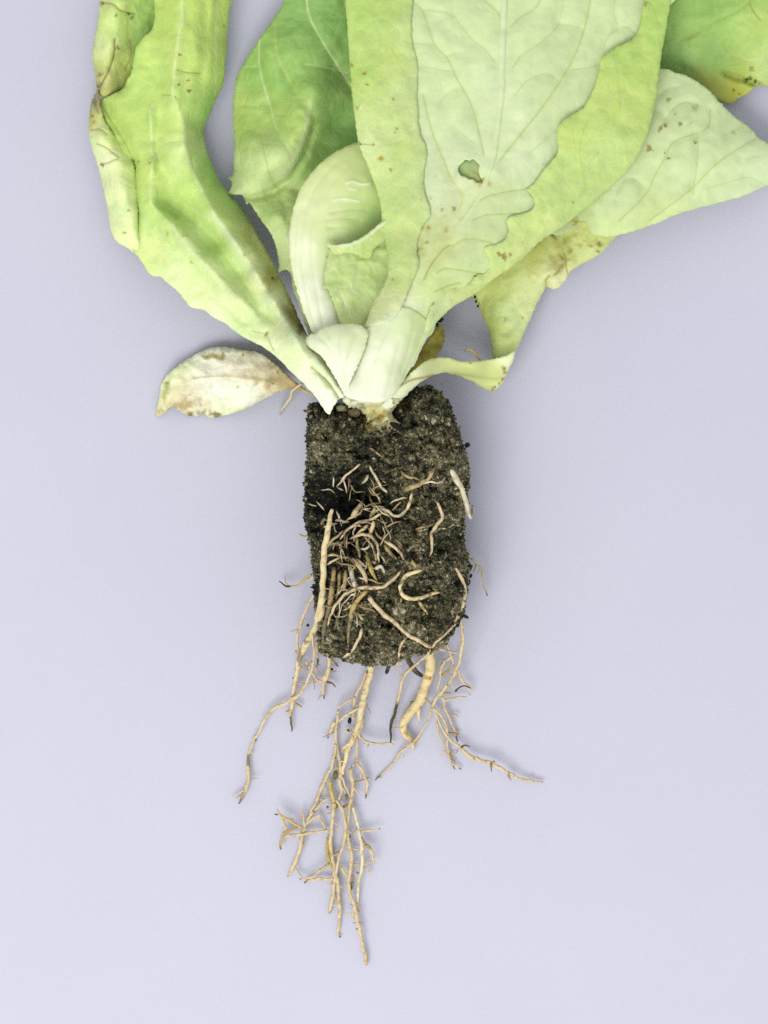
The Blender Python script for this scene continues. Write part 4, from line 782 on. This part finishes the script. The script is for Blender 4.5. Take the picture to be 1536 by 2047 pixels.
root([(872,998),(880,1015),(885,1034),(878,1045),(870,1054),(863,1068),(864,1085),(864,1100),(856,1116)], [3.4,4.4,4.8,4.6,4.6,4.2,3], 'P', lift=3); rl([(829,1057),(850,1054),(872,1046)], 3.6, 'P', col=TAN, lift=2); rl([(831,1063),(845,1060),(858,1057)], 2.4, 'P', lift=2); rl([(875,1058),(895,1055),(908,1048),(922,1053),(931,1057)], 2, 'P', col=CRW, lift=2)
root([(826,984),(820,1003),(812,1020),(800,1030),(788,1030),(775,1022),(760,1018),(748,1025),(744,1034)], [3,4.2,4.4,4.4,4.4,4.2,3.6], 'P', lift=8, col=C(222,208,165)); rl([(816,994),(800,996),(790,1000),(780,1007)], 2.9, 'P', lift=8, col=C(200,190,150))
root([(725,1001),(715,1018),(706,1030),(699,1037)], [3,7,7,3.5], 'P', lift=12, col=C(200,188,140)); rl([(720,1018),(745,1017)], 2.0, 'P', lift=14, col=CRW)
root([(752,1007),(746,1022),(741,1036)], [2.4,5,5], 'P', lift=10, col=TAN)
root([(766,1026),(750,1035),(735,1040),(715,1045),(700,1055),(690,1064),(679,1082)], [3,4,4.2,4,3.6], 'P', lift=16); rl([(668,1039),(685,1041),(702,1043)], 3.0, 'P', lift=14, col=CRW)
root([(654,1096),(665,1080),(678,1068),(692,1058)], 3.4, 'P', lift=14); root([(738,1048),(725,1060),(712,1070),(698,1079)], 4.2, 'P', lift=18)
root([(748,1040),(743,1060),(739,1080)], [5,5.6,5], 'P', lift=12, col=CRM); root([(750,1055),(755,1070),(770,1080),(785,1092),(800,1105),(808,1120)], [3,3.6,4.2,4.4,3.8], 'P', lift=9)
root([(700,1077),(720,1070),(735,1068),(745,1075),(752,1085),(757,1100),(757,1112),(760,1126)], [3,4,4.2,4.4,4,4,3.4], 'P', lift=16); rl([(700,1052),(716,1051),(728,1054)], 3, 'P', lift=18)
root([(714,1074),(716,1095),(720,1117)], [4,4.6,4], 'P', lift=10, col=TAN); root([(726,1072),(740,1085),(748,1100),(752,1122)], 3.2, 'P', lift=12)
root([(720,1097),(730,1098),(739,1091),(738,1084)], 4.0, 'P', lift=12, col=CRW); root([(762,1032),(770,1050),(778,1065),(782,1075),(779,1086)], 2.6, 'P', lift=7, col=C(170,158,120))
root([(770,1088),(780,1105),(794,1120)], [5,7,6], 'P', col=C(178,160,105)); root([(786,1078),(798,1090),(805,1102)], 2.4, 'P', col=TAN); root([(819,1116),(828,1128),(835,1138)], 5, 'P', col=C(160,146,98))
root([(661,1095),(664,1088),(674,1087),(682,1092),(676,1099)], 3.2, 'P', lift=8, col=C(196,160,125)); root([(640,1052),(650,1036),(654,1028)], 4, 'P', col=TAN)
# fine tangle in the hollow of the plug
trng = np.random.default_rng(21)
for i in range(62):
    x0 = trng.uniform(664, 790); y0 = trng.uniform(1035, 1235) if i % 3 else trng.uniform(965, 1040)
    if x0 > 730 and y0 > 1120: x0 -= 50
    a = trng.uniform(0, 6.28); pts = [(x0, y0)]
    for k_ in range(trng.integers(3, 6)):
        a += trng.normal(0, .45); st_ = trng.uniform(8, 15); x0 += st_ * math.cos(a); y0 += st_ * math.sin(a); pts.append((x0, y0))
    pts = [q for q in pts if 634 < q[0] < 812 and 950 < q[1] < 1270]
    if len(pts) < 3: continue
    root(pts, trng.uniform(1.2, 2.7), 'P', lift=trng.uniform(3, 16), col=[CRM, TAN, CRW, C(160, 142, 100)][i % 4])
# long root down the left edge of the plug
root([(664,1018),(660,1035),(656,1058),(651,1085),(648,1120),(646,1160),(645,1190),(643,1215),(637,1240),(628,1262),(618,1277),(610,1292),(603,1308),(598,1325),(594,1345),(590,1365),(586,1388),(584,1412),(582,1440),(583,1463)],
     [4,5.5,7,7,7,7,7,7.5,9,9,8.5,8.5,8,6.5,6,6,5.5,5,4,2.2], 'D', z=(200,200,190,180,160,110,60,30,16,8,6), col=YEL, tip=DKR, tipu=.93, bands=((.645,.70,DKR), (.575,.59,DKR)))
rl([(651,1113),(665,1109),(680,1112),(702,1116)], 3.2, 'P', lift=8); rl([(648,1130),(668,1121),(686,1113)], 3, 'P', lift=8); rl([(646,1055),(660,1050),(677,1047)], 3.2, 'P', lift=8)
rl([(637,1180),(625,1195),(612,1220),(605,1236),(598,1260),(595,1288),(598,1305)], [3,3.4,3.4,3], 'F', z=(120,60,30)); rl([(591,1302),(598,1304)], 5, 'F', z=(24,24), col=C(190,165,80))
rl([(592,1406),(604,1413)], 2.8, 'F', z=(7,5), col=C(170,145,60)); rl([(583,1418),(577,1420),(572,1423)], 2.6, 'F', z=(5,4), col=C(180,150,70)); rl([(600,1330),(606,1338),(613,1348)], 2.4, 'F', z=(12,6)); rl([(588,1364),(592,1364)], 2.6, 'F', z=(10,8), col=DKR); rl([(586,1356),(590,1356)], 2.2, 'F', z=(10,8), col=DKR)
root([(625,1270),(628,1300),(627,1320),(623,1340),(615,1360),(608,1375),(596,1390),(580,1400),(565,1408),(550,1415),(540,1425),(530,1440),(518,1462),(508,1480),(500,1500),(497,1520),(498,1545),(497,1562),(490,1580),(483,1597),(477,1607)],
     [2.4,2.6,2.6,2.6,2.8,3,3.6,4,4,4,4.2,4,3.8,3.6,3.8,4,4.6,4.8,5.5,5,2], 'F', z=(110,60,30,18,12,6,4,4), tip=C(120,108,78), tipu=.93, bands=((.74,.79,DKR),))
rl([(610,1320),(622,1338),(632,1355),(640,1362),(655,1364),(664,1366),(671,1373)], [2.4,2.6,2.6,3.4,3,2], 'F', z=(34,16,10), tip=C(120,90,40), tipu=.72); rl([(592,1364),(605,1367),(620,1366),(637,1362)], 2.4, 'F', z=(10,12)); rl([(508,1483),(514,1478)], 2.0, 'F', z=(5,4), col=DKR)
root([(633,1283),(635,1305),(636,1322),(634,1333)], [3.5,4.5,3,1.2], 'F', z=(90,40,20), tip=DKR, tipu=.66)
root([(655,1298),(659,1322),(657,1338),(652,1352),(646,1368),(647,1383),(648,1398)], [4,4.5,4,7,4,4,1.8], 'F', z=(60,30,10,6), tip=DKR, tipu=.9, bands=((.0,.08,DKR),)); rl([(661,1312),(670,1325),(677,1333)], [3,3,1.8], 'F', z=(40,24), col=C(170,140,70), tip=DKR, tipu=.7)
root([(622,1148),(612,1156),(602,1165),(587,1172),(572,1170),(558,1162)], [3,3,3,2.4,1.4], 'F', z=(90,50,20,12), tip=BLK, tipu=.6, col=C(196,176,112)); rl([(630,1150),(618,1160),(610,1164)], 1.8, 'F', z=(70,40), col=CRW)
root([(600,1068),(606,1072),(612,1072),(618,1069)], 2.2, 'F', z=(96,104), col=C(176,150,80)); root([(605,1003),(620,1008),(633,1011)], 1.9, 'D', z=(128,150), col=C(190,180,140)); root([(632,1002),(643,1012),(651,1023)], 2.8, 'P', lift=3, col=CRW); root([(611,940),(614,950),(617,958)], 2.4, 'F', z=(110,118), col=TAN)
# lower plug
root([(803,1138),(790,1155),(775,1168),(755,1175),(730,1176),(710,1178),(695,1185),(680,1198),(668,1215),(660,1235),(655,1252)], [3,4.2,4.6,5,5,5,5,5,4.6,4], 'P', lift=14); rl([(694,1190),(705,1189),(716,1184)], 2.8, 'P', lift=11, col=CRW)
root([(699,1130),(704,1150),(710,1168),(714,1178)], [6,7,7,6], 'P', lift=9, col=CRW); root([(704,1117),(720,1133),(730,1150),(736,1170)], [5,6,6,5], 'P', lift=10); root([(710,1118),(725,1128),(737,1138)], 4.2, 'P', lift=12); root([(749,1137),(757,1132),(766,1136),(771,1147)], 5, 'P', lift=6, col=CRW)
root([(733,1108),(740,1130),(748,1150),(756,1162)], [5.5,6.5,6,4], 'P', lift=5, col=C(196,170,105)); root([(737,1178),(718,1196),(707,1216),(701,1240),(698,1262),(697,1288)], [6,7,7,7,6.5,5], 'P', lift=4, col=C(186,166,108), bands=((.55,1,C(105,98,78)),))
root([(669,1132),(666,1160),(663,1188),(658,1220),(650,1250),(645,1288)], [6,7,7,7,7,5], 'P', lift=3, col=C(172,150,105), bands=((.5,1,C(96,90,72)),)); root([(692,1140),(691,1160),(688,1185)], 5.5, 'P', lift=5, col=C(180,160,105)); root([(680,1138),(679,1160),(676,1182),(671,1200)], 4.5, 'P', lift=4, col=C(150,134,92)); root([(716,1155),(728,1157),(738,1154)], 3.2, 'P', lift=10, col=CRW); root([(683,1205),(676,1235),(668,1262)], 4, 'P', lift=3, col=C(110,104,84))
root([(710,1223),(722,1235),(731,1242)], [3,4,3], 'P', lift=3); root([(707,1238),(717,1247),(726,1257)], 3.2, 'P', lift=3); root([(712,1208),(730,1214),(748,1222),(756,1226)], 4, 'P', col=C(140,122,82)); root([(723,1256),(718,1275),(708,1295),(697,1307),(686,1316)], [3,4,4,3.4], 'D', z=(190,150,120))
root([(738,1193),(752,1212),(768,1228),(785,1240),(800,1255),(818,1270),(838,1280),(855,1290),(875,1297),(895,1301),(921,1306)], [6,5.4,5,5,5,5,5,5,4,3.4,3.2], 'D', z=(230,220,200,170,110,60)); rl([(776,1231),(768,1232),(760,1231)], 2.2, 'P', col=CRW); rl([(816,1273),(805,1283),(800,1296),(798,1312),(795,1333),(799,1348),(806,1357)], [3,3,2.8,2.4,2.2], 'D', z=(180,150,110,60,30)); rl([(797,1318),(802,1326),(803,1332)], 3.4, 'F', z=(70,50), col=CRW)
root([(846,1139),(830,1143),(815,1150),(805,1162),(801,1178),(806,1190),(818,1196),(835,1197),(850,1192),(868,1187),(883,1184)], [4,5,5.4,5.4,5.4,5.4,5.6,5.6,5.6,5.4,4.4], 'P', lift=6, col=C(228,210,158)); rl([(804,1192),(801,1206)], 3.4, 'P', col=TAN); rl([(834,1199),(845,1214),(856,1229)], [4,4.4,3], 'P', col=C(200,182,115)); rl([(868,1173),(873,1182)], 3, 'P', col=TAN)
root([(912,1136),(922,1155),(931,1176)], [3,4,4.2], 'D', z=(160,150)); rl([(931,1178),(928,1200),(922,1220),(912,1240),(900,1258),(885,1273),(870,1287)], [4,4.2,4.2,4,4], 'D', z=(150,150,140,140), name='root')
root([(870,1287),(850,1313),(830,1330),(812,1345),(805,1360),(800,1383),(795,1403),(790,1425),(784,1442),(781,1460),(783,1474),(780,1486)], [3.4,3.4,3.2,3.4,3.4,3,3.4,3.8,4,3.8,3.4,2.4], 'D', z=(150,90,40,20,14,10,8), tip=C(70,60,42), tipu=.62)
root([(812,1312),(824,1332),(844,1352)], [6,7,6], 'F', z=(60,14), col=C(64,60,50), bs=.2); root([(781,1320),(777,1334),(773,1346)], [4,4.4,5], 'F', z=(50,26), col=BLK, bs=.2)
# thick hooked root
root([(859,1296),(861,1328),(857,1350),(849,1375),(841,1398),(828,1416),(815,1432),(807,1448),(808,1463),(817,1475),(829,1480),(837,1478)], [10,11,11.5,11,11,11.5,12,11,11,10,8.5,4], 'F', z=(60,36,20,10,8,8,6), col=C(224,204,152), bs=1.5)
rl([(836,1414),(838,1430),(838,1446)], [7,4,1.6], 'F', z=(14,6), col=YEL); rl([(823,1484),(833,1480),(837,1474)], [5,4,2], 'F', z=(10,8), col=C(215,180,90)); rl([(824,1484),(828,1500)], [5,1.6], 'F', z=(8,4), col=YEL); rl([(824,1402),(821,1410)], 3, 'F', z=(20,14), col=C(110,100,60)); rl([(858,1344),(863,1340)], 6, 'F', z=(42,42), col=C(110,85,45)); rl([(860,1352),(859,1358)], 4.6, 'F', z=(40,38), col=C(190,130,60))
root([(863,1413),(855,1440),(842,1463),(828,1482),(815,1492),(800,1506),(786,1526),(767,1545),(756,1552),(751,1560)], [2.4,2.4,2.4,2.6,2.8,2.8,2.8,2.4,1.8], 'F', z=(20,22,22,10,5,4), tip=DKR, tipu=.9)
# right-hand branching roots
root([(918,1236),(925,1258),(926,1280),(922,1305),(916,1330),(907,1350),(895,1370),(882,1386),(871,1400),(864,1413)], [3.2,3.8,4,4,3.8,3.6,3.6,4.4,5,3.6], 'F', z=(110,90,60,40,30,24))
rl([(905,1309),(895,1318),(884,1326)], [2.8,3,1.8], 'F', z=(50,36), tip=DKR, tipu=.75); rl([(894,1288),(901,1306),(906,1324),(903,1336)], 2.6, 'F', z=(80,50,40)); rl([(892,1318),(883,1338),(879,1362),(874,1380)], [2.6,3,2.6], 'F', z=(40,26)); rl([(906,1328),(898,1338),(890,1346),(884,1350)], [3,2.6,3.6], 'F', z=(36,20), col=C(190,170,90))
rl([(902,1358),(905,1370),(910,1382)], 2.6, 'F', z=(26,12)); rl([(915,1335),(920,1352),(930,1366),(938,1372),(941,1382),(940,1391)], [2.6,3,3,2.8,2.2], 'F', z=(36,20,12)); rl([(910,1383),(919,1375),(930,1372),(941,1375)], 1.8, 'F', z=(18,20), col=BLK, bs=0)
rl([(884,1385),(893,1386),(901,1385)], [2,3.4,2.4], 'F', z=(26,20), col=C(176,160,70)); rl([(886,1400),(905,1396),(920,1394),(934,1393)], [2.6,2.4,1.8], 'F', z=(20,14)); rl([(851,1396),(858,1403),(865,1410)], 2, 'F', z=(26,24), col=C(176,150,80))
root([(866,1412),(872,1430),(882,1450),(890,1465),(905,1483),(920,1494),(940,1512),(960,1519),(985,1526),(1005,1538),(1025,1550),(1045,1558),(1065,1561),(1087,1564)], [2.6,2.6,2.8,3.2,3.8,4.2,4.4,4.4,4.2,4,4,4,3.8,2.2], 'F', z=(20,12,14,18,20,16,10,4), tip=C(130,120,70), tipu=.985)
rl([(921,1494),(930,1490),(941,1492)], [2.4,2,1.4], 'F', z=(30,26), col=DKR); rl([(947,1517),(948,1523)], 2, 'F', z=(30,26)); rl([(982,1524),(982,1534),(983,1543)], [2.4,2,1.2], 'F', z=(32,22), col=C(130,110,70)); rl([(1017,1543),(1018,1548)], 2.2, 'F', z=(24,20), col=C(160,140,80)); rl([(987,1522),(990,1523)], 2.6, 'F', z=(38,38), col=C(140,115,60))
root([(868,1416),(880,1428),(890,1442),(895,1460),(895,1490),(898,1515),(905,1530),(910,1539)], [2.4,2.6,2.8,2.6,2.6,2.6,1.6], 'F', z=(22,16,10,6,4), tip=DKR, tipu=.92); rl([(874,1440),(878,1470),(888,1492),(896,1510)], 2.3, 'F', z=(12,8)); rl([(902,1526),(914,1532),(922,1538)], [2,1.9,1.4], 'F', z=(6,4), tip=DKR, tipu=.7)
root([(885,1393),(889,1415),(897,1430),(905,1450),(912,1468),(914,1483)], [2.4,2.4,2.6,2.8,2.4,1.8], 'F', z=(20,10,6), tip=DKR, tipu=.85); rl([(896,1464),(908,1466),(918,1468)], 1.9, 'F', z=(9,7), col=C(150,125,75)); rl([(902,1432),(910,1428),(916,1433)], 1.8, 'F', z=(8,5), col=C(190,170,120))
root([(925,1098),(940,1115),(952,1126),(962,1136),(964,1150),(968,1172),(974,1191)], [2.2,2.2,2.2,2,2,1.6], 'F', z=(90,60,40,20), col=C(190,176,120), tip=DKR, tipu=.94)
# centre bundle
root([(744,1318),(741,1345),(736,1362),(732,1378),(726,1402),(720,1430),(716,1450),(710,1470),(702,1486),(695,1502),(690,1522),(685,1548)], [7.5,7.5,6.5,7,7.5,7.5,7.5,7.5,7,7,6,5], 'F', z=(60,44,30,22,16,12,10), col=YEL)
rl([(736,1340),(726,1362),(716,1384),(710,1396),(707,1420),(704,1442)], [4,3.6,3.4,3,3], 'F', z=(36,16,10)); rl([(711,1394),(695,1402),(682,1411),(676,1420)], [2.8,3,3.2,2.6], 'F', z=(20,10)); rl([(736,1343),(733,1346)], 4.4, 'F', z=(52,52), col=C(140,95,50)); rl([(723,1432),(725,1442),(722,1455),(718,1466),(724,1478),(736,1485),(755,1487),(775,1485),(788,1489)], [3,3.4,3,3,3,3,3,3.4], 'F', z=(16,14,22,24,12))
rl([(718,1416),(700,1425),(686,1434),(674,1443)], [3.4,3.8,3.4,3], 'F', z=(22,12)); rl([(670,1444),(662,1460),(656,1476)], [4.4,4,2], 'F', z=(10,5), tip=DKR, tipu=.86); rl([(703,1459),(694,1460),(688,1462)], 2.6, 'F', z=(14,8), col=C(210,195,130)); rl([(702,1486),(690,1494),(684,1504)], [5,4,2], 'F', z=(16,8), col=YEL)
root([(676,1420),(675,1440),(673,1455),(672,1480),(675,1500),(680,1520),(682,1545),(680,1562),(683,1582),(676,1602)], [2.8,3,3.6,3.8,3.6,4,4.4,4.6,4,3.6], 'F', z=(12,8,10,10))
rl([(672,1488),(668,1512),(660,1540),(648,1565),(638,1590),(628,1612),(618,1634),(609,1656)], [3.4,3.8,4.2,4,3.8,3.4], 'F', z=(10,6,6,10)); rl([(672,1515),(668,1517)], 3, 'F', z=(12,12), col=C(140,120,60)); rl([(660,1562),(662,1578),(667,1600),(672,1618)], [3.4,4.6,4.6,3.6], 'F', z=(8,10), col=C(200,180,100))
root([(714,1474),(714,1500),(715,1522),(722,1536),(730,1552),(734,1566),(733,1582),(731,1597)], [2.6,2.6,3,3.4,3.8,4.2,3.8,1.6], 'F', z=(14,10,14,14,6), tip=DKR, tipu=.93); rl([(715,1524),(707,1530),(702,1535)], 2.3, 'F', z=(11,9)); rl([(708,1563),(722,1559),(738,1553)], [1.6,2,1.8], 'F', z=(8,12), col=C(160,130,90))
root([(699,1536),(704,1555),(706,1570),(704,1592),(700,1612),(697,1632),(694,1655),(697,1680),(702,1700),(704,1720),(701,1740),(697,1760),(698,1775),(703,1795),(710,1815),(713,1835),(718,1855),(724,1880),(730,1905),(734,1931)],
     [4.4,4.2,4.2,4,4,4,4,4.4,4.4,4.4,4.4,4.4,4.6,4.6,5,4.8,4.6,4.6,5,4.6], 'F', z=(12,12,14,12,10,14,16,8,5), tip=C(190,165,100), tipu=.97)
rl([(683,1552),(690,1570),(700,1590),(704,1604)], 2.6, 'F', z=(12,10)); rl([(708,1835),(711,1832)], 2.8, 'F', z=(12,12), col=C(190,160,100)); rl([(712,1858),(717,1857)], 2.4, 'F', z=(12,12), col=C(150,125,70)); rl([(721,1843),(719,1845)], 2.4, 'F', z=(12,12), col=C(180,150,100)); rl([(695,1608),(690,1611),(684,1613)], 3.4, 'F', z=(10,8), col=C(165,130,70)); rl([(692,1588),(694,1598)], 3.2, 'F', z=(8,6), col=C(110,105,60))
root([(673,1600),(685,1618),(690,1640),(691,1660),(687,1690),(680,1710),(674,1735),(671,1757)], [3.6,4,4.2,4.2,4,4,4,4], 'F', z=(14,18,18,12))
root([(670,1606),(666,1625),(664,1655),(661,1680),(664,1705),(668,1728),(670,1748),(668,1772),(665,1795),(662,1812),(660,1826)], [6,5,4.4,4.4,4.4,4.6,4.8,4.8,5,5.4,5], 'F', z=(12,8,8,6,4), tip=C(160,150,120), tipu=.975)
rl([(655,1675),(654,1695),(657,1715),(663,1735)], [2.4,4,4,3], 'F', z=(6,8), col=C(190,168,90)); rl([(658,1727),(645,1737),(630,1748),(613,1757),(599,1757)], [3,3.2,3,2.4,2], 'F', z=(12,20,22,12), tip=C(150,125,90), tipu=.93); rl([(667,1757),(650,1757),(632,1757),(618,1760),(609,1765)], [3,3.4,3.6,3.8,2], 'F', z=(8,8,6), tip=DKR, tipu=.9)
root([(705,1614),(712,1635),(717,1660),(724,1685),(725,1710),(724,1735),(718,1755),(716,1780),(716,1800),(718,1822)], [3.4,3.4,3.6,4,4,4,3.8,3.6,3.4,3], 'F', z=(12,14,18,16,10,6), col=C(226,216,172))
rl([(720,1662),(740,1659),(761,1657)], [2.4,2.4,1.7], 'F', z=(14,22), tip=DKR, tipu=.93); rl([(727,1694),(736,1691),(741,1697),(744,1710),(748,1727)], [3.2,3.8,3.6,3.2,2], 'F', z=(18,26,16), bands=((.1,.4,C(160,130,60)),)); rl([(705,1728),(725,1727),(751,1721)], [2.2,2.2,1.7], 'F', z=(12,16), col=C(205,180,140)); rl([(703,1697),(720,1699)], 2.2, 'F', z=(12,12)); rl([(730,1734),(737,1740),(739,1750)], [2.4,2.4,1.6], 'F', z=(14,8)); rl([(714,1744),(717,1746)], 3.6, 'F', z=(16,16), col=C(130,110,50))
root([(674,1752),(677,1775),(678,1800),(680,1820),(678,1848),(676,1865),(681,1874)], [3.8,4,4,4,4.2,4,2], 'F', z=(10,6,4), tip=DKR, tipu=.96, bands=((.40,.425,C(160,130,50)),))
root([(609,1653),(604,1670),(602,1690),(597,1710),(588,1730),(575,1753)], [3.4,4.6,4.6,4.4,4.4,3.2], 'F', z=(12,8,6), tip=C(170,155,115), tipu=.95); rl([(606,1616),(607,1635),(609,1655)], [1.8,2.6,3], 'F', z=(14,12))
rl([(554,1617),(562,1630),(580,1640),(595,1650),(604,1657)], [2,2.8,3,3,3], 'F', z=(30,26,14), col=C(206,180,120)); rl([(563,1630),(568,1648),(574,1662)], 2.8, 'F', z=(26,18), col=C(205,190,125)); rl([(566,1667),(582,1660),(603,1652)], [3.4,3.2,2.6], 'F', z=(18,14), col=C(190,155,95)); rl([(550,1628),(557,1629)], 2.6, 'F', z=(26,28), col=DKR)
root([(657,1660),(630,1663),(605,1667),(582,1670),(567,1676),(561,1685),(562,1698)], [2.8,3,3,3.4,4,4,3], 'F', z=(10,12,18,16,8), tip=DKR, tipu=.96, bands=((.75,.96,C(176,146,90)),)); rl([(656,1597),(642,1605),(630,1620),(614,1638)], [2.6,2.6,2.6,3], 'F', z=(12,14)); rl([(636,1628),(644,1644),(653,1660)], 2.6, 'F', z=(10,10)); rl([(642,1627),(626,1636),(611,1650)], 2.2, 'F', z=(12,12), col=C(215,195,130)); rl([(625,1622),(630,1622)], 3, 'F', z=(14,14), col=C(140,115,50)); rl([(652,1627),(664,1626)], 1.8, 'F', z=(10,10), col=C(200,180,150))
root([(682,1733),(690,1746),(697,1756)], [3.4,3.4,2.4], 'F', z=(14,12), col=C(205,205,120)); root([(705,1763),(703,1778)], [4,3], 'F', z=(10,6), col=C(140,130,70), tip=C(50,56,45), tipu=.6); root([(704,1749),(707,1753)], 3.4, 'F', z=(12,12), col=C(190,120,60))
# crumbs of soil caught on the roots
for xx, yy, rx, ry, cc in ((699,1441,4,7,BLK),(670,1551,5,9,C(120,112,70)),(697,1460,4,3,C(110,95,50)),(655,1613,3,3,C(120,110,90)),(674,1535,5,4,C(190,170,110)),(600,1315,5,8,C(90,80,60)),(672,1612,6,7,C(150,125,60)),(699,1673,3,3,C(80,90,60)),(664,1338,2.5,2.5,BLK)):
    lump('soil_chunk', xx, yy, 14, rx, ry, 4, cc, M_SOIL, last[0], .2, .35)
